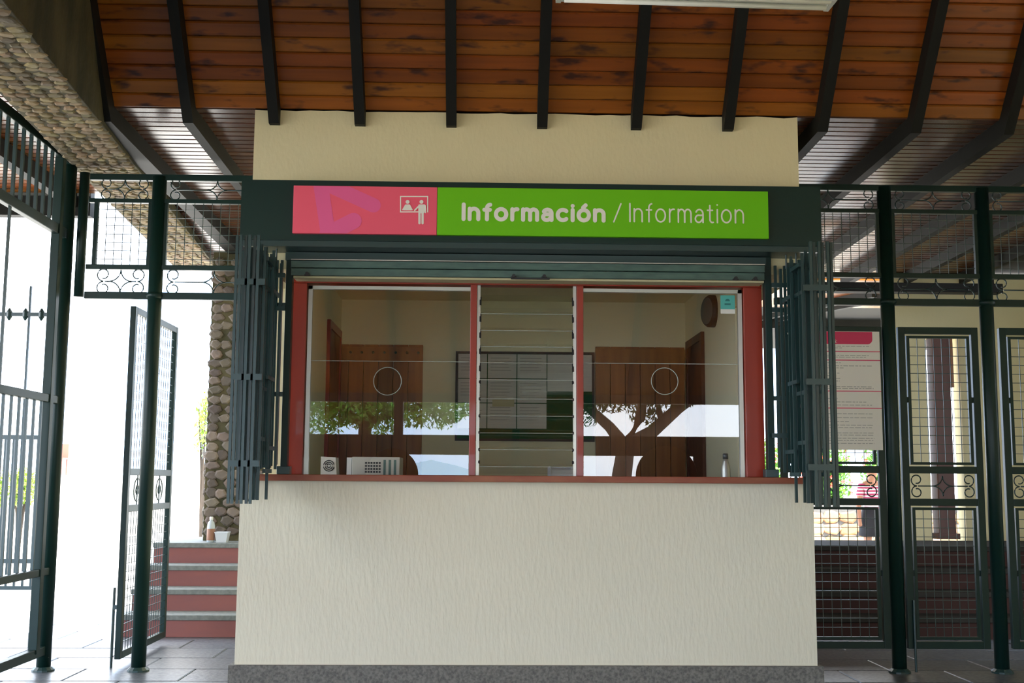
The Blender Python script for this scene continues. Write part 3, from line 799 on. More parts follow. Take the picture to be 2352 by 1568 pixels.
for y in (4.8, 5.6, 6.4, 7.2):
    MB().box(xf-.008, xf+.008, y-.008, y+.008, zr[2], zr[1]).build('bar', m_greenb, sr)
    MB().box(xf-.008, xf+.008, y-.008, y+.008, zr[4], zr[3]).build('bar', m_greenb, sr)
B(xf-.03, xf+.03, 4.14, 4.2, 0, zr[0]).build('post', m_green, sr)

# outer gate with a twisted stile, seen face-on beyond the railing
Yo = 9.3
og = thing('outer_gate', 'slender barred gate with a twisted stile, beyond the left railing', 'gate', (X(0, Yo), Yo, 0))
xo1 = X(104, Yo, 900); xo0 = X(-120, Yo, 900)
tw = MB(); n = 90
for i in range(n):
    z0 = .10+(2.9-.10)*i/n; z1 = .10+(2.9-.10)*(i+1)/n; a = i*.5
    P = [(xo1+.018*math.cos(a+k*math.pi/2), Yo+.018*math.sin(a+k*math.pi/2), z0) for k in range(4)]
    Q = [(xo1+.018*math.cos(a+.5+k*math.pi/2), Yo+.018*math.sin(a+.5+k*math.pi/2), z1) for k in range(4)]
    tw.poly(P+Q, [(3,2,1,0),(4,5,6,7)]+[(k, (k+1) % 4, (k+1) % 4+4, k+4) for k in range(4)])
tw.build('twisted_stile', m_greenb, og)
for py, h in ((722, .03), (1004, .035), (1288, .035), (1350, .03)):
    z = Z(py, Yo, 60)
    B(xo0, xo1, Yo-.012, Yo+.012, z-h/2, z+h/2).build('rail', m_greenb, og)
for i in range(12):
    x = xo0 + (xo1-xo0)*(i+.5)/12
    B(x-.008, x+.008, Yo-.008, Yo+.008, Z(1350, Yo, 60), Z(1004, Yo, 60)).build('bar', m_greenb, og)
for i in (1, 5, 9):
    x = xo0 + (xo1-xo0)*(i+.5)/12
    B(x-.008, x+.008, Yo-.008, Yo+.008, Z(1004, Yo, 60), 2.85).build('bar', m_greenb, og)
for i in range(6):
    x = xo0 + (xo1-xo0)*(i+.5)/6; z = Z(722, Yo, 60)
    MB().lathe([(.006,-.05),(.024,-.02),(.024,.02),(.006,.05)], (x, Yo, z), 8).build('knuckle', m_greenb, og)
B(xo1-.02, xo1+.02, Yo-.02, Yo+.02, 0, .12).build('foot', m_greenb, og)

# ------------------------------------------------------------------ stone beam and column on the left
zb = zflat(8)-rd-.02
(ax, ay), (bx, by) = atz(235, 285, zb), atz(495, 610, zb)
(cx_, cy_), (dx_, dy_) = atz(0, 215, zb), atz(352, 565, zb)
def edge_r(y): return ax+(bx-ax)*(y-ay)/(by-ay)
def edge_l(y): return cx_+(dx_-cx_)*(y-cy_)/(dy_-cy_)
y0, y1 = 2.2, 12.25
sb = thing('stone_beam', 'massive beam faced with small rubble stones crossing the upper left corner', 'beam', (edge_r(7), 7, zb))
def sect(x_of, off=0):
    return [(x_of(y1), y1, zb), (x_of(y0), y0, zb), (x_of(y0), y0, zroof(4.6)), (x_of(4.6), 4.6, zroof(4.6)), (x_of(YW-.02), YW-.02, zflat(7.3)-.03), (x_of(y1), y1, zflat(y1)-.03)]
A_ = sect(edge_r); B_ = sect(edge_l)
MB().poly(A_+B_, [(0,1,2,3,4,5), (11,10,9,8,7,6)]+[(i, i+6, (i+1) % 6+6, (i+1) % 6) for i in range(6)]).build('core', m_moss, sb)
def stone_mesh(seed, mat, a=.045, b=.036, h=.013):
    R = random.Random(seed); n = R.choice((6, 7, 8))
    an = sorted([2*math.pi*(i+R.uniform(-.3,.3))/n for i in range(n)])
    rr = [R.uniform(.86, 1.12) for _ in an]
    P0 = [(math.cos(t)*a*r, math.sin(t)*b*r, 0) for t, r in zip(an, rr)]
    P1 = [(p[0]*.92, p[1]*.92, -h*.7) for p in P0]; P2 = [(p[0]*.66, p[1]*.66, -h*R.uniform(.95,1.15)) for p in P0]
    m = MB(); m.poly(P0+P1+P2, [tuple(range(2*n, 3*n))]+[(i, (i+1) % n, (i+1) % n+n, i+n) for i in range(n)]+[(i+n, (i+1) % n+n, (i+1) % n+2*n, i+2*n) for i in range(n)])
    return m
sms = [stone_mesh(s, m_stone, .050, .039, .010).mesh('stone', m_stone) for s in range(10)]
ns = 0; joined = MB(); R = random.Random(3)
MB().poly([(edge_l(y0)+.004, y0, zb-.002), (edge_r(y0)-.004, y0, zb-.002), (edge_r(y1)-.004, y1, zb-.002), (edge_l(y1)+.004, y1, zb-.002), (edge_l(y0)+.004, y0, zb+.01), (edge_r(y0)-.004, y0, zb+.01), (edge_r(y1)-.004, y1, zb+.01), (edge_l(y1)+.004, y1, zb+.01)], [(3,2,1,0),(4,5,6,7),(0,1,5,4),(1,2,6,5),(2,3,7,6),(3,0,4,7)]).build('mortar_bed', m_bed, sb)
rows = []
y = y0+.05; r_ = 0
while y < y1-.04:
    w = edge_r(y)-edge_l(y); nc = max(2, int(round((w-.01)/.088)))
    cw = (w-.01)/nc
    rows.append((y, [edge_l(y)+.005+cw*(i+.5)+(.0 if r_ % 2 else cw*.22*(1 if i < nc-1 else 0)) for i in range(nc)], cw))
    y += .072; r_ += 1
for (y, xs, cw) in rows:
    near = 4.35 < y < 7.45
    for x in xs:
        jx, jy = R.uniform(-.008,.008), R.uniform(-.008,.008); sc = R.uniform(.78, 1.2); rot = R.uniform(-.6,.6)
        if near and ns < 295:
            o = link('stone', R.choice(sms), sb); o.matrix_parent_inverse = Matrix.Identity(4)
            o.location = (x+jx-edge_r(7), y+jy-7, 0.001); o.rotation_euler = (0,0,rot); o.scale = (sc, sc*R.uniform(.9,1.1), R.uniform(.8,1.6)); ns += 1
        elif y > 4.35:
            m_ = stone_mesh(R.randrange(10), None); c, s = math.cos(rot), math.sin(rot)
            joined.poly([(x+jx+(p[0]*c-p[1]*s)*sc, y+jy+(p[0]*s+p[1]*c)*sc, zb+p[2]*1.1) for p in m_.v], m_.f)
joined.build('far_stones', m_stone_i, sb)['kind'] = 'stuff'

cl0, cl1 = X(472, 11.3, 1000), X(472, 11.3, 1000)+.80
cyA, cyB = 11.25, 11.85
zLand = Z(1246, 10.9+.0, 470)
co = thing('stone_column', 'rough rubble stone column standing on the landing behind the left grille', 'column', ((cl0+cl1)/2, cyA, zLand))
B(cl0+.02, cl1-.02, cyA+.02, cyB-.02, zLand+.001, zb).build('core', m_moss, co)
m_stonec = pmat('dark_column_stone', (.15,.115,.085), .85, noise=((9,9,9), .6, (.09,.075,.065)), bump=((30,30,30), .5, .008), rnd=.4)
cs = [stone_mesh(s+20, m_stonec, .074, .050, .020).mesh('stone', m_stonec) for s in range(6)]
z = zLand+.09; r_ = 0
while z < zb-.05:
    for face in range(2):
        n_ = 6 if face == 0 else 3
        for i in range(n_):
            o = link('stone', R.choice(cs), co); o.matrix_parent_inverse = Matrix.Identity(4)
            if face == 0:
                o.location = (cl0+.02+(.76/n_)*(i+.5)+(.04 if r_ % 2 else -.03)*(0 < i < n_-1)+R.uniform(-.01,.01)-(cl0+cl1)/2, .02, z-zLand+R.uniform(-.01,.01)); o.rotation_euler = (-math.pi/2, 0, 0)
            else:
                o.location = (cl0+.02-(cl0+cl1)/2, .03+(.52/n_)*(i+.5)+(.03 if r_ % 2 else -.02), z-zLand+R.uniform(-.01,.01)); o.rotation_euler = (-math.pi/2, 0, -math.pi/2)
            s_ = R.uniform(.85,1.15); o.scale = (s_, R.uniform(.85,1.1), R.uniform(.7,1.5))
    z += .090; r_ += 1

# ------------------------------------------------------------------ steps behind the booth
m_stepd  = pmat('shaded_riser', (.032,.013,.009), .8, spec=.15, noise=((4,4,14), .6, (.035,.016,.012)))  # copies of the red riser and grey tread with shade darkened into their colour
m_stepe  = pmat('shaded_tread', (.022,.019,.014), .85, spec=.15, noise=((20,20,20), .6, (.028,.025,.02)))
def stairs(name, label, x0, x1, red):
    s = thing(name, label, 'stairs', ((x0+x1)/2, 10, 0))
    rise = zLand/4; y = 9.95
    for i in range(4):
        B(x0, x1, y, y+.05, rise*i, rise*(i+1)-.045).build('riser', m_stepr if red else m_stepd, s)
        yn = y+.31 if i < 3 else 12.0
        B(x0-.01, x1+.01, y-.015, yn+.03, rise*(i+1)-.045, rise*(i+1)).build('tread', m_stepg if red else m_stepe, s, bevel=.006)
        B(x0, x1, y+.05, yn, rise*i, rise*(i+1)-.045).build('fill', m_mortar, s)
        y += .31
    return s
stairs('stairs', 'four red-faced steps with grey treads left of the booth', X(300, 9.95), xL-.02, True)
stairs('stairs', 'steps behind the gates right of the booth, shade put into their dark brown colour', xR+.02, X(2352, 9.95)+1.2, False)

# bottle and carton on the landing
bxx = X(485, 10.98, 1210)
bt = thing('bottle', 'plastic drink bottle with white cap standing on the landing by the stone column', 'bottle', (bxx, 10.98, zLand))
MB().lathe([(.034,0),(.037,.01),(.037,.15),(.030,.185),(.014,.20),(.014,.212)], (bxx, 10.98, zLand), 18).build('body', m_plas, bt, smooth=True)
MB().lathe([(.0375,.02),(.0378,.022),(.0378,.125),(.0375,.127)], (bxx, 10.98, zLand), 18).build('wrapper', m_tea, bt, smooth=True)
MB().lathe([(.017,.208),(.017,.232),(.014,.236)], (bxx, 10.98, zLand), 14).build('cap', m_white, bt)
cxx = X(511, 11.0, 1230)
ct = thing('carton', 'small white food tray beside the drink bottle on the landing', 'carton', (cxx, 11.0, zLand))
MB().poly([(cxx-.045,10.95,zLand),(cxx+.045,10.95,zLand),(cxx+.045,11.05,zLand),(cxx-.045,11.05,zLand),
           (cxx-.06,10.94,zLand+.09),(cxx+.06,10.94,zLand+.09),(cxx+.06,11.06,zLand+.09),(cxx-.06,11.06,zLand+.09)],
          [(3,2,1,0),(0,1,5,4),(1,2,6,5),(2,3,7,6),(3,0,4,7)]).build('tray', m_plain, ct)
B(cxx-.064, cxx+.064, 10.936, 11.064, zLand+.088, zLand+.096).build('rim', m_plain, ct)

# ------------------------------------------------------------------ cream building beyond the right gates
YC = 12.4
cxL = X(2052, YC, 900); dx0, dx1 = X(2130, YC, 900), X(2207, YC, 900)
zCt = zflat(YC)-.01; zDt = Z(775, YC, 2170)
wall('wall_far_left', B(cxL, dx0, YC, YC+.2, 0, zCt), m_cream)
wall('wall_far_right', B(dx1, X(2352, YC)+3, YC, YC+.2, 0, zCt), m_cream)
wall('wall_far_lintel', B(dx0, dx1, YC, YC+.2, zDt, zCt), m_cream)
px_ = (X(2149, YC-.1), X(2188, YC-.1))
pst = thing('wooden_post', 'dark red-brown wooden post in the narrow opening of the far cream wall', 'post', (px_[0], YC-.1, zLand))
B(px_[0], px_[1], YC-.06, YC+.12, zLand, zDt).build('shaft', m_dbrown, pst, bevel=.01)
B(px_[1]-.01, px_[1]+.07, YC+.02, YC+.10, Z(880, YC), zDt).build('side_board', m_door, pst)
B(px_[0]-.03, px_[1]+.03, YC-.08, YC+.14, zLand, zLand+.06).build('base_block', m_dbrown, pst)
bm_ = tag(B(X(1880, 11.4), X(2310, 11.4), 11.35, 11.5, Z(662, 11.4), Z(641, 11.4)).build('cross_beam', m_raft, bevel=.005),
          'dark timber cross beam hanging under the eave before the far cream wall', 'beam')
for px in (1880, 2290):
    pass
hb = MB()
for px in (1895, 2290): 
    x = X(px, 11.4); hb.box(x-.02, x+.02, 11.4, 11.44, Z(641, 11.4)-.005, zflat(11.42)-rd+.11)
h_ = hb.build('hanger', m_raft); setp(h_, bm_); 

# sunlit porch further back, seen over the poster, roof enlarged to shade the ground
pr = thing('porch', 'porch, roof enlarged for shade, with warm lit board ceiling and dark beams behind the poster', 'porch', (X(1960, 15), 15, 0))
pa, pb = 1.6, 9.0
for k in range(26):
    y = 13.0+.15*k; z = Z(664, 13.6, 1960) + (max(0,k-4)/21)*(Z(726, 16.9, 1960)-Z(664, 13.6, 1960))
    MB().box(pa, pb, y, y+.146, z, z+.02).build('plank', m_board, pr)
MB().box(pa, pb, 13.0, 20.6, Z(664, 13.6, 1960)+.1, Z(664, 13.6, 1960)+.14).build('roof_skin', m_raft, pr)  # carried on past the boards, added to keep sun off the ground behind
B(pa-.1, pb+.1, 16.9, 17.05, Z(757, 17, 1960), Z(727, 17, 1960)).build('beam', m_raft, pr)
for px in (1925, 1985):
    x = X(px, 14)
    MB().bar((x+.35, 13.6, Z(664, 13.6, 1960)-.05), (x-.3, 16.9, Z(726, 16.9, 1960)-.05), .07, .09).build('rafter', m_raft, pr)
for x in (pa, X(2048, 17), pb-.1): B(x, x+.12, 16.92, 17.04, -.02, Z(757, 17, 1960)).build('post', m_dbrown, pr)

# ------------------------------------------------------------------ poster
YP = YF-.04
po = thing('poster', 'tall white information poster with pink heading hung on the gate right of the booth', 'poster', (X(1960, YP), YP, Z(1032, YP, 1950)))
pL, pRt = X(1846, YP, 900), X(2024, YP, 900)
pT, pBt = Z(761, YP, 1960), Z(1033, YP, 1960)
B(pL, pRt, YP, YP+.012, pBt, pT).build('sheet', m_poster, po)
c0 = (pRt-(2024-2007)*YP/2650, pT-.003); hT = pT-.003; hB = Z(790, YP, 1960); r_ = .035
hd_ = [(pL+.0, hT), (pL, hB)]+arc(c0[0]-r_, hB+r_, r_, -math.pi/2, 0, 6)+[(c0[0], hT)]
flat('heading_band', [hd_], YP-.001, m_hot, po)
lines = []
for py in (807, 827, 898, 937):
    z = Z(py, YP, 1960); lines.append([(pL, z-.003), (pRt, z-.003), (pRt, z+.003), (pL, z+.003)])
flat('pink_rule', lines, YP-.001, m_hot, po)
tx = []; R = random.Random(11)
for py, frac in ((795, .9), (799, .3), (816, .85), (820, .8), (833, .25), (840, .92), (845, .33), (857, .2), (863, .1), (869, .22), (875, .2), (888, .9), (892, .95), (915, .12), (923, .75), (930, .92),
                 (950, .9), (959, .9), (968, .45), (976, .92), (982, .9), (994, .92), (999, .9), (1006, .93), (1011, .9), (1018, .92)):
    z = Z(py, YP, 1960); x = pL+.05; xe = pL+.05+(pRt-pL-.09)*(frac*.6+.4 if frac > .5 else .35+frac*.5)
    while x < xe:
        w = R.uniform(.012, .045); tx.append([(x, z-.0022), (min(x+w, xe), z-.0022), (min(x+w, xe), z+.0022), (x, z+.0022)]); x += w+.008
flat('small_print', tx, YP-.001, m_ink, po)['kind'] = 'stuff'
def pq(px, py): return at(px, py, YP-.002)
u = YP/2650
ostr = []
for (cx0, st) in ((1911.5, [A(0,0,2.6,3.4,0,360,12)]), (1918.2, [[(1.8,2.6),(0,3.3),(-1.6,2.2),(-1.2,.8),(1.3,-.7),(1.7,-2.2),(0,-3.3),(-1.9,-2.6)]]), (1922.2, [[(0,1.6),(0,1.61)], [(0,-2.6),(0,-2.61)]])):
    c = pq(cx0, 783.5)
    for s in st:
        q = [(c[0]+x*u, c[1]+y*u) for x, y in s]
        ostr.append(q)
lettering('heading_letters', ostr, 1.3*u, YP-.002, m_print, po)

# ------------------------------------------------------------------ fluorescent fitting overhead
fx1, fz1 = at(1910, 15, 5.20)
fx0 = fx1-1.30; fy0 = 4.98; zf = fz1
lf = thing('light_fitting', 'long white fluorescent fitting hanging at the top edge of the photo', 'light', ((fx0+fx1)/2, 5.25, zf))
dr = Vector((fx1-fx0, .045, 0)).normalized(); nr = Vector((-dr.y, dr.x, 0))
def oriented(mbp): return mbp
def fbox(a, b, c, d, e, f_):     # along, across, up
    o0 = Vector((fx0, fy0, zf)); P = []
    for w in (e, f_):
        for (p, q) in ((a, c), (b, c), (b, d), (a, d)): P.append(tuple(o0+dr*p+nr*q+Vector((0,0,w))))
    return MB().poly(P, [(3,2,1,0),(4,5,6,7),(0,1,5,4),(1,2,6,5),(2,3,7,6),(3,0,4,7)])
fbox(0, 1.30, 0, .22, 0, .06).build('housing', m_white, lf, bevel=.004)
fbox(.02, 1.28, .03, .06, -.022, 0).build('reflector_lip', m_white, lf)
fbox(-.004, .02, -.004, .215, -.008, .064).build('end_cap', m_pc, lf); fbox(1.28, 1.304, -.004, .215, -.008, .064).build('end_cap', m_pc, lf)
for q in (.08, .15):
    o0 = Vector((fx0, fy0, zf)); MB().tube([o0+dr*.03+nr*q+Vector((0,0,-.018)), o0+dr*1.27+nr*q+Vector((0,0,-.018))], .013, 10).build('tube', m_print, lf, smooth=True)
for a in (.35, .62, .95, 1.2):
    o0 = Vector((fx0, fy0, zf))+dr*a; MB().tube([o0+nr*.195+Vector((0,0,-.003)), o0+nr*.195+Vector((0,0,.001))], .004, 8).build('screw', m_dark, lf)
for a in (.25, 1.05):
    o0 = Vector((fx0, fy0, zf))+dr*a+nr*.11; MB().tube([o0+Vector((0,0,.055)), Vector((o0.x, o0.y, zroof(o0.y)-.0))], .005, 6).build('hanging_rod', m_dark, lf)

# ------------------------------------------------------------------ inside the booth
YI = YB-.004
def idoor(a, b, label):
    x0, x1 = X(a, YI, 900), X(b, YI, 900); zt = Z(795, YI)
    d = thing('plank_door', label, 'door', ((x0+x1)/2, YI, .03))
    n = 6
    for i in range(n):
        w = (x1-x0)/n
        B(x0+w*i+.002, x0+w*(i+1)-.002, YI-.035, YI-.002, .03, zt).build('plank', m_door, d, bevel=.003)
    B(x0, x1, YI-.05, YI-.036, zt-.16, zt-.02).build('cross_batten', m_door, d, bevel=.003)
    return d, x0, x1, zt
d1, a_, b_, zt = idoor(766, 971, 'varnished plank panel with a row of hooks on the back wall, seen through the left pane')
for i in range(7):
    px = 805+26*i; x = X(px, YI-.06, 812); z = Z(812, YI-.06)
    MB().tube([(x, YI-.05, z), (x, YI-.075, z)], .012, 8).build('hook', m_track, d1, smooth=True)
idoor(1367, 1572, 'varnished plank panel on the back wall, seen through the right pane')
# notice board
nb = thing('notice_board', 'dark framed green notice board in the middle of the booth back wall', 'board', (X(1206, YI), YI, Z(1013, YI)))
n0, n1, nzt, nzb = X(1046, YI, 900), X(1365, YI, 900), Z(808, YI), Z(1013, YI)
B(n0+.02, n1-.02, YI-.02, YI-.002, nzb+.02, nzt-.02).build('felt', m_felt, nb)
for q in ((n0, n1, nzt-.022, nzt), (n0, n1, nzb, nzb+.022)): B(q[0], q[1], YI-.03, YI-.002, q[2], q[3]).build('frame_bar', m_dark, nb)
for q in (n0, n1-.022): B(q, q+.022, YI-.03, YI-.002, nzb+.022, nzt-.022).build('frame_bar', m_dark, nb)
cols = [(1052,1118,'first'), (1120,1186,'second'), (1188,1255,'third')]
rws = [(814,869,'top'), (871,925,'middle'), (927,984,'bottom')]
def sheet(a, b, c, d, label, mat=m_paper, off=0, cat='paper'):
    x0, x1, z1, z0 = X(a, YI), X(b, YI), Z(c, YI), Z(d, YI)
    return tag(B(x0, x1, YI-.0225-off, YI-.0205-off, z0, z1).build('paper_sheet' if cat == 'paper' else 'note_card', mat), label, cat, 'papers pinned to the notice board')
for (a, b, cn) in cols:
    for (c, d, rn) in rws:
        o = sheet(a, b, c, d, f'grey printed sheet on the notice board, {cn} from the left in the {rn} row')
        if rn != 'top' or True:
            L_ = []
            x0, x1 = X(a+6, YI), X(b-8, YI)
            for t in range(5):
                z = Z(c+9+t*7, YI); L_.append([(x0, z-.004), (x0+(x1-x0)*R.uniform(.5,1), z-.004), (x0+(x1-x0)*.9, z+.004), (x0, z+.004)])
            mbp = MB()
            for P in L_: mbp.prism([(p[0], YI-.0228, p[1]) for p in P], (0,.0004,0))
            mbp.build('print', m_ink, o)
sheet(1257, 1322, 814, 898, 'grey printed sheet above the bare green felt, fourth from the left on the board')
sheet(1324, 1359, 814, 898, 'narrow grey sheet at the right end of the notice board')
sheet(1131, 1181, 918, 934, 'small dull yellow card pinned over the sheets of the notice board', m_note, .003, 'card')
# shutter frame on the left inner wall
xw = xL+.161
sd = thing('side_door', 'dark red-brown door in the left inner wall of the booth', 'door', (xw, 10.2, .03))
B(xw, xw+.03, 9.90, 9.97, .03, 2.62).build('jamb', m_red, sd); B(xw, xw+.03, 10.66, 10.73, .03, 2.62).build('jamb', m_red, sd)
B(xw, xw+.03, 9.90, 10.73, 2.62, 2.69).build('head', m_red, sd); B(xw, xw+.018, 9.97, 10.66, .03, 2.62).build('leaf', m_door, sd)
xw = xR-.161
sd = thing('side_door', 'dark red-brown door in the right inner wall of the booth', 'door', (xw, 10.2, .03))
B(xw-.03, xw, 9.95, 10.02, .03, 2.55).build('jamb', m_dbrown, sd); B(xw-.03, xw, 10.66, 10.73, .03, 2.55).build('jamb', m_dbrown, sd)
B(xw-.03, xw, 9.95, 10.73, 2.55, 2.62).build('head', m_dbrown, sd); B(xw-.018, xw, 10.02, 10.66, .03, 2.55).build('leaf', m_dbrown, sd)
# round wall clock
ck = thing('wall_clock', 'round dark-rimmed clock high on the right inner wall of the booth', 'clock', (xw, 9.5, Z(710, 9.5)))
zc = Z(710, 9.5); yc = 9.5
dirn = Vector((-1, -.25, 0)).normalized()
c0 = Vector((xw, yc, zc))
mb = MB(); mb.upv = (0,0,1); mb.tube([c0+dirn*.0, c0+dirn*.05, c0+dirn*.07], [.135, .135, .12], 28); mb.build('case', m_black, ck)
mb = MB(); mb.upv = (0,0,1); mb.tube([c0+dirn*.0701, c0+dirn*.072], [.112, .112], 28); mb.build('dial', m_fan, ck)
# counter with computer, tray, can
xi0, xi1 = xL+.17, xR-.17
cn = thing('service_desk', 'narrow wooden desk inside the booth below the window', 'desk', (0, 7.9, .03))
B(xi0, xi1, 7.63, 8.25, 1.17, 1.20).build('desktop', m_door, cn, bevel=.003)
for x in (xi0+.02, 0, xi1-.06): B(x, x+.04, 7.68, 8.2, .03, 1.17).build('leg', m_door, cn)
yP = 7.85
pc = thing('computer', 'cream computer case with grille, turned back to front, inside the left pane', 'computer', (X(860, yP), yP, 1.20))
c0x, c1x, czt = X(812, yP), X(921, yP), Z(1051, yP)
B(c0x, c1x, yP, yP+.34, 1.20, czt).build('case', m_pc, pc, bevel=.004)
gmb = MB()
for i in range(6):
    for j in range(4):
        xx = X(842, yP)+i*.0185; zz = czt-.035-j*.02; gmb.box(xx, xx+.013, yP-.002, yP, zz-.012, zz)
gmb.build('grille', m_black, pc)
for i in range(3):
    xx = X(884, yP)+i*.035; B(xx, xx+.016, yP-.003, yP, czt-.15, czt-.02).build('slot_cover', m_track, pc)
B(X(800, yP), c0x-.004, yP+.01, yP+.3, 1.20, czt-.005).build('side_panel', m_white, pc)
c2x, c3x = X(741, yP), X(778, yP)
fn = thing('power_unit', 'small white power unit with a round fan vent at the left end of the desk', 'computer part', ((c2x+c3x)/2, yP, 1.20))
MB().prism([(c2x, yP, 1.20), (c3x+.01, yP, 1.20), (c3x-.01, yP, czt-.005), (c2x, yP, czt)], (0,.16,0)).build('case', m_pc, fn)
mb = MB(); mb.upv = (0,0,1); cz = (czt+zS)/2-.0
for r in (.036, .024, .012): mb.tube([((c2x+c3x)/2+r*math.cos(t), yP-.003, cz+r*math.sin(t)) for t in [2*math.pi*i/16 for i in range(16)]], .003, 5, True)
mb.build('fan_guard', m_black, fn)
ty = thing('letter_tray', 'pale plastic tray on the desk behind the bottom louvres', 'tray', (X(1290, 7.9), 7.9, 1.20))
t0, t1 = X(1262, 7.9), X(1318, 7.9)
B(t0, t1, 7.82, 8.1, 1.20, 1.22).build('base', m_plain, ty); B(t0, t0+.006, 7.82, 8.1, 1.22, Z(1070, 7.9)).build('side', m_plain, ty)
B(t1-.006, t1, 7.82, 8.1, 1.22, Z(1070, 7.9)).build('side', m_plain, ty); B(t0, t1, 8.09, 8.1, 1.22, Z(1070, 7.9)).build('back', m_plain, ty)
B(t0+.006, t1-.006, 7.83, 8.08, 1.22, Z(1078, 7.9)).build('papers', m_paper, ty)
jx = X(1664, 7.8)
jr = thing('flask', 'slim grey flask on the desk at the right end of the booth window', 'flask', (jx, 7.8, 1.20))
MB().lathe([(.030,0),(.032,.01),(.032,.20),(.020,.25),(.016,.27)], (jx, 7.8, 1.2), 16).build('body', m_alu, jr, smooth=True)
MB().lathe([(.019,.268),(.019,.30),(.014,.305)], (jx, 7.8, 1.2), 14).build('cap', m_fan, jr, smooth=True)
# sticker on the right pane
stk = thing('sticker', 'square teal sticker with a white strip, stuck high on the right pane', 'sticker', (X(1672, YG), YG, Z(720, YG)))
a, b = X(1655, YG, 700), X(1688, YG, 700); z1, z2, z3 = Z(678, YG, 1670), Z(710, YG, 1670), Z(720, YG, 1670)
B(a, b, YG-.0005, YG+.0012, z2, z1).build('teal_field', m_teal, stk); B(a, b, YG-.0005, YG+.0012, z3, z2).build('white_strip', m_print, stk)
c = at(1671, 693, YG); flat('emblem', [arc(c[0], c[1]+.004, .016, 0, math.pi, 10), [(c[0]-.02, c[1]-.022), (c[0]+.02, c[1]-.022), (c[0]+.02, c[1]-.010), (c[0]-.02, c[1]-.010)]], YG-.0012, m_tealp, stk, .0006)

# ------------------------------------------------------------------ planting helpers
def leaves(mb, c, r, n, size, seed, flat_=1.0):
    R = random.Random(seed)
    for _ in range(n):
        while True:
            p = Vector((R.uniform(-1,1), R.uniform(-1,1), R.uniform(-1,1)))
            if .25 < p.length < 1: break
        p = Vector((p.x*r[0], p.y*r[1], p.z*r[2]*flat_)) + Vector(c)
        u = Vector((R.uniform(-1,1), R.uniform(-1,1), R.uniform(-1,1))).normalized(); v = u.cross(Vector((R.uniform(-1,1), R.uniform(-1,1), 1))).normalized()
        s = size*R.uniform(.6, 1.3); w = s*.35
        mb.poly([p-u*s*.5, p+v*w*.5, p+u*s*.5, p-v*w*.5], [(0,1,2,3)])
def shrub(name, label, c, r, n, size, seed, mat, fl=0, grp=None, cat='shrub'):
    t = thing(name, label, cat, (c[0], c[1], -.02), grp)
    mb = MB(); 
    for k in range(5):
        a = 2*math.pi*k/5; leaves(mb, (c[0]+r[0]*.45*math.cos(a), c[1]+r[1]*.45*math.sin(a), c[2]+r[2]*random.uniform(-.1,.25)), (r[0]*.6, r[1]*.6, r[2]*.8), n//5, size, seed+k)
    mb.build('foliage', mat, t)['kind'] = 'stuff'
    sm_ = MB()
    for k in range(5):
        a = 2*math.pi*k/5; sm_.tube([(c[0], c[1], -.02), (c[0]+r[0]*.2*math.cos(a), c[1]+r[1]*.2*math.sin(a), c[2]*.6), (c[0]+r[0]*.6*math.cos(a), c[1]+r[1]*.6*math.sin(a), c[2]+r[2]*.4)], [.03, .02, .006], 6)
    sm_.build('stems', m_bark, t)
    if fl:
        R = random.Random(seed+9); mb = MB()
        for _ in range(fl):
            a = R.uniform(0, 2*math.pi); b_ = R.uniform(-.6, .9); q = Vector((c[0]+r[0]*math.cos(a)*math.cos(b_), c[1]-abs(r[1]*math.sin(a)*math.cos(b_)), c[2]+r[2]*math.sin(b_)))
            for j in range(5):
                t_ = 2*math.pi*j/5; mb.poly([q, q+Vector((math.cos(t_)*.045, -.02, math.sin(t_)*.045)), q+Vector((math.cos(t_+.9)*.045, -.02, math.sin(t_+.9)*.045))], [(0,1,2)])
        mb.build('flowers', m_flower, t)['kind'] = 'stuff'
    return t
# garden wall and hedge behind the right gates
YR = 25.0
gw = thing('garden_wall', 'low wall of ochre stones in full sun beyond the right gates', 'wall', (X(1950, YR), YR, -.02))
gx0, gx1 = X(1700, YR), X(2420, YR); gz = Z(1158, YR, 1950)
B(gx0, gx1, YR+.04, YR+.5, -.02, gz).build('core', m_mortar, gw)
gs = [stone_mesh(s+40, None, .215, .15, .05).mesh('stone', m_orange) for s in range(6)]
zz = .10; 
while zz < gz-.05:
    x = gx0+.15
    while x < gx1-.1:
        o = link('stone', R.choice(gs), gw); o.matrix_parent_inverse = Matrix.Identity(4)
        o.location = (x-X(1950, YR), .04, zz+.02); o.rotation_euler = (-math.pi/2, 0, 0); o.scale = (R.uniform(.85,1.15), R.uniform(.85,1.05), 1)
        x += .36
    zz += .25
for i, (px, lb) in enumerate(((1745, 'green shrub with red flowers, seen in the slot beside the right window stile'), (1890, 'green shrub with red flowers, seen under the left half of the poster'),
                              (2030, 'green shrub with red flowers behind the walking person'))):
    shrub('flowering_shrub', lb, (X(px, 26.7), 26.7, 1.3), (.58, .5, 1.2), 3000, .15, 100+i*7, m_leaf, 34, 'flowering shrubs beyond the garden wall')
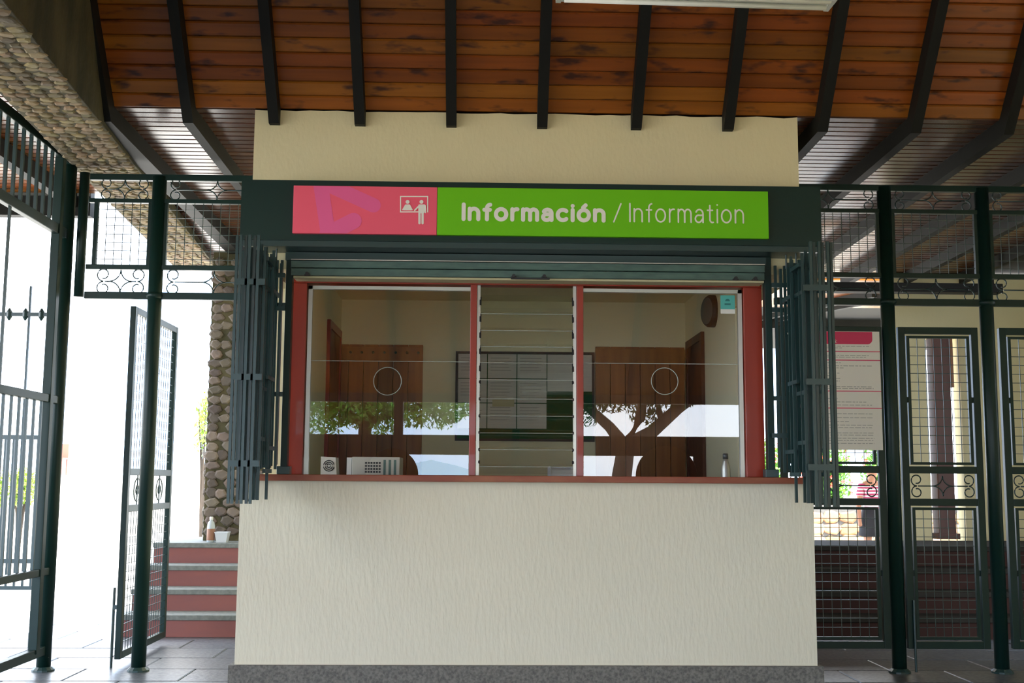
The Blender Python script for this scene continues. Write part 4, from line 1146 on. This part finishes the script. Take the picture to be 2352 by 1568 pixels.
# left: hedge, terrace chair
for i, (px, lb) in enumerate(((-10, 'yellow-green shrub in the sun at the left edge, beyond the railing'), (62, 'yellow-green shrub in the sun, just left of the twisted gate stile'))):
    shrub('garden_shrub', lb, (X(px, 19+1.5*i), 19+1.5*i, 1.15), (.26, .3, .45), 1200, .10, 300+i*5, m_leafy, 0, 'shrubs beyond the left railing')
tr_ = tag(B(-26, -3.0, 29.6, 60, -.02, 1.42).build('terrace', m_ground), kind='structure')
chx = X(140, 31)
chh = thing('garden_chair', 'small red chair far off on the terrace, seen through the left doorway', 'chair', (chx, 31, 1.42))
B(chx-.22, chx+.22, 30.8, 31.2, 1.84, 1.88).build('seat', m_seat, chh); B(chx-.22, chx+.22, 31.17, 31.2, 1.88, 2.25).build('backrest', m_seat, chh)
for sx in (-.2, .17):
    for sy in (30.8, 31.17): B(chx+sx, chx+sx+.03, sy, sy+.03, 1.42, 1.84).build('leg', m_seat, chh)
# tree with light leaves behind the stone column
shrub('garden_tree', 'pale sunlit leafy bush beyond the stone column, left of the booth', (X(474, 22), 22, 2.35), (.20, .3, .75), 420, .13, 500, m_leafy, 0, None, 'bush')

# ------------------------------------------------------------------ person beyond the right gates
YQ = 17.0
def P3(px, py, dy=0): x, z = at(px, py, YQ); return Vector((x, YQ+dy, z))
def skin(name, pts, edges, rad, mat, parent, root=0, sub=1):
    me = D.meshes.new(name); me.from_pydata([tuple(p) for p in pts], edges, []); o = D.objects.new(name, me); COL.objects.link(o)
    o.modifiers.new('s', 'SKIN')
    for i, r in enumerate(rad):
        sv = me.skin_vertices[0].data[i]; sv.radius = (r, r) if not isinstance(r, tuple) else r; sv.use_root = (i == root)
    ss = o.modifiers.new('u', 'SUBSURF'); ss.levels = sub+1; ss.render_levels = sub+1
    bpy.context.view_layer.update()
    m2 = D.meshes.new_from_object(o.evaluated_get(bpy.context.evaluated_depsgraph_get())); D.objects.remove(o)
    m2.name = name; m2.materials.clear(); m2.materials.append(mat)
    for p in m2.polygons: p.use_smooth = True
    return link(name, m2, parent)
pxs = X(2004, YQ, 1150)
per = thing('person', 'person in a pink striped top and dark skirt walking away beyond the right gates', 'person', (pxs, YQ, -.02))
H = 1.62; b0 = Vector((pxs, YQ, -.02))
def V_(x, y, z): return b0+Vector((x, y, z*H))
pts = [V_(0,0,.53), V_(0,0,.62), V_(0,.01,.72), V_(0,.01,.80), V_(0,0,.86),           # pelvis..neck
       V_(-.15,.01,.80), V_(-.22,-.02,.64), V_(-.23,-.09,.49), V_(-.23,-.12,.44),
       V_(.15,.01,.80), V_(.21,.03,.64), V_(.22,.01,.49), V_(.22,.0,.44),
       V_(-.08,0,.50), V_(-.11,-.06,.28), V_(-.13,.04,.05), V_(-.14,-.06,.02),
       V_(.08,0,.50), V_(.11,.06,.28), V_(.14,.15,.06), V_(.15,.06,.02),
       V_(0,-.01,.90), V_(0,-.015,.95), V_(0,-.01,.985)]
ed = [(0,1),(1,2),(2,3),(3,4),(3,5),(5,6),(6,7),(7,8),(3,9),(9,10),(10,11),(11,12),(0,13),(13,14),(14,15),(15,16),(0,17),(17,18),(18,19),(19,20),(4,21),(21,22),(22,23)]
ra = [.135,.115,.13,.11,.05, .055,.042,.030,.034, .055,.042,.030,.034, .085,.055,.036,.034, .085,.055,.036,.034, .075,.092,.06]
skin('body', pts, ed, ra, m_skin, per)
# striped top
m_stripe = pmat('striped_top', (.62,.50,.52), .8)
n = m_stripe.node_tree; N = n.nodes; w_ = N.new('ShaderNodeTexWave'); w_.bands_direction = 'Z'; w_.inputs['Scale'].default_value = 6.5; w_.inputs['Distortion'].default_value = .6
t_ = N.new('ShaderNodeTexCoord'); rp = N.new('ShaderNodeValToRGB'); rp.color_ramp.interpolation = 'CONSTANT'; rp.color_ramp.elements[0].color = (.42,.04,.12,1); rp.color_ramp.elements[1].position = .5; rp.color_ramp.elements[1].color = (.72,.62,.64,1)
n.links.new(t_.outputs['Object'], w_.inputs['Vector']); n.links.new(w_.outputs['Fac'], rp.inputs['Fac']); n.links.new(rp.outputs[0], N['Principled BSDF'].inputs['Base Color'])
skin('top', [V_(0,0,.56), V_(0,0,.62), V_(0,.01,.72), V_(0,.01,.80), V_(-.15,.01,.80), V_(-.20,-.01,.70), V_(.15,.01,.80), V_(.20,.02,.70)],
     [(0,1),(1,2),(2,3),(3,4),(4,5),(3,6),(6,7)], [.15,.135,.145,.122,.072,.060,.072,.060], m_stripe, per)
MB().lathe([(.15,.60*H),(.19,.50*H),(.21,.36*H),(.205,.355*H)], (pxs, YQ, -.02), 20).build('skirt', m_short, per, smooth=True)
skin('hair', [V_(0,.02,.90), V_(0,.03,.95), V_(0,.01,.99)], [(0,1),(1,2)], [.075,.105,.07], m_hair, per)

# ------------------------------------------------------------------ what stands behind the camera (seen mirrored in the panes)
YV = 18.45
def mir(px, py, Yv=YV): x, z = at(px, py, Yv); return x, 2*YG-Yv, z
rb = thing('rear_screen', 'dark timber rail and posts on the open side of the hall, mirrored in the panes', 'screen', (0, 2*YG-YV, 0))
ym = 2*YG-YV
zr1, zr0 = Z(1000, YV), Z(1045, YV)
B(-6.5, 8.2, ym-.06, ym+.06, zr0, zr1).build('rail', m_raft, rb)
for pa_, pb_ in ((560, 905), (1592, 1725)):
    B(mir(pa_, 1000)[0], mir(pb_, 1000)[0], ym-.04, ym+.04, 0.1, zr0).build('panel', m_raft, rb)
for px in (480, 915, 1130, 1310, 1725, 2050):
    x = mir(px, 1000)[0]; B(x-.07, x+.07, ym-.08, ym+.08, 0, zE-.02).build('post', m_raft, rb)
B(-6.5, 8.2, ym-.07, ym+.07, zE-.14, zE+.0).build('eave_plate', m_raft, rb)
def tree(label, base, trunk, brs, crowns, seed, mat, size):
    t = thing('yard_tree', label, 'tree', base)
    mb = MB()
    for pts_, rr in trunk+brs: mb.tube(pts_, rr, 9)
    mb.build('trunk', m_bark, t, smooth=True)
    mb = MB()
    for i, (c, r, n_) in enumerate(crowns): leaves(mb, c, r, n_, size, seed+i)
    mb.build('crown', mat, t)['kind'] = 'stuff'
Yt = 23.0
def q(px, py, dv=0): x, z = at(px, py, Yt+dv); return (x, 2*YG-Yt-dv, z)
b = q(1425, 1108); base = (b[0], b[1], -.02)
tree('branching bare-trunked tree behind the viewer, mirrored in the right pane', base,
     [([base, q(1428, 1090), q(1440, 1010)], [.26, .20, .17])],
     [([q(1438, 1030), q(1400, 980), q(1350, 935), q(1310, 890)], [.15,.11,.09,.06]),
      ([q(1440, 1020), q(1470, 960), q(1480, 900), q(1475, 820)], [.15,.11,.08,.06]),
      ([q(1440, 1025), q(1500, 990), q(1560, 935), q(1640, 880), q(1720, 830)], [.16,.13,.12,.09,.06]),
      ([q(1520, 975), q(1510, 920), q(1530, 860)], [.07,.05,.04])],
     [(q(1340, 880), (.7,.7,.5), 900), (q(1480, 830), (1.1,.9,.8), 1800), (q(1650, 820), (1.2,.9,.6), 1800), (q(1395, 905), (.6,.5,.38), 1100), (q(1555, 905), (.55,.4,.30), 700), (q(1470, 925), (.35,.3,.45), 300), (q(1350, 950), (.25,.25,.30), 160), (q(1500, 945), (.25,.2,.35), 160)], 900, m_leafd, .12)
b = q(830, 1108, 1); base = (b[0], b[1], -.02)
tree('leafy tree behind the viewer, mirrored in the left pane', base,
     [([base, q(835, 1050, 1), q(840, 960, 1), q(850, 860, 1)], [.20,.15,.13,.10])],
     [([q(840, 980, 1), q(780, 930, 1), q(720, 890, 1)], [.10,.07,.04]), ([q(842, 970, 1), q(930, 940, 1), q(1040, 910, 1)], [.09,.06,.04])],
     [(q(830, 895, 1), (1.3,.9,.7), 3800), (q(735, 950, 1), (.65,.6,.55), 1500), (q(815, 930, 1), (.55,.5,.5), 1300), (q(880, 950, 1), (.40,.4,.55), 900), (q(950, 935, 1), (.5,.5,.42), 1100), (q(1030, 925, 1), (.55,.5,.42), 1100), (q(1010, 965, 1), (.4,.3,.2), 160)], 950, m_leaf, .13)
# distant hills beyond the yard
hp = []
hx = [-260 + 4*i for i in range(131)]
R = random.Random(5)
for x in hx: hp.append((x, -160, 1.9 + 2.7*math.exp(-((x+8)/7)**2) + 1.2*math.exp(-((x+45)/25)**2) + 1.5*math.exp(-((x-90)/50)**2) + R.uniform(-.1,.1)))
hill = MB()
for i in range(len(hp)-1):
    a, b = hp[i], hp[i+1]
    hill.poly([(a[0], -158, -1), (b[0], -158, -1), (b[0], -170, b[2]), (a[0], -170, a[2]), (b[0], -200, -1), (a[0], -200, -1)], [(0,1,2,3), (3,2,4,5)])
tag(hill.build('hills', m_hill), kind='structure')
fin()
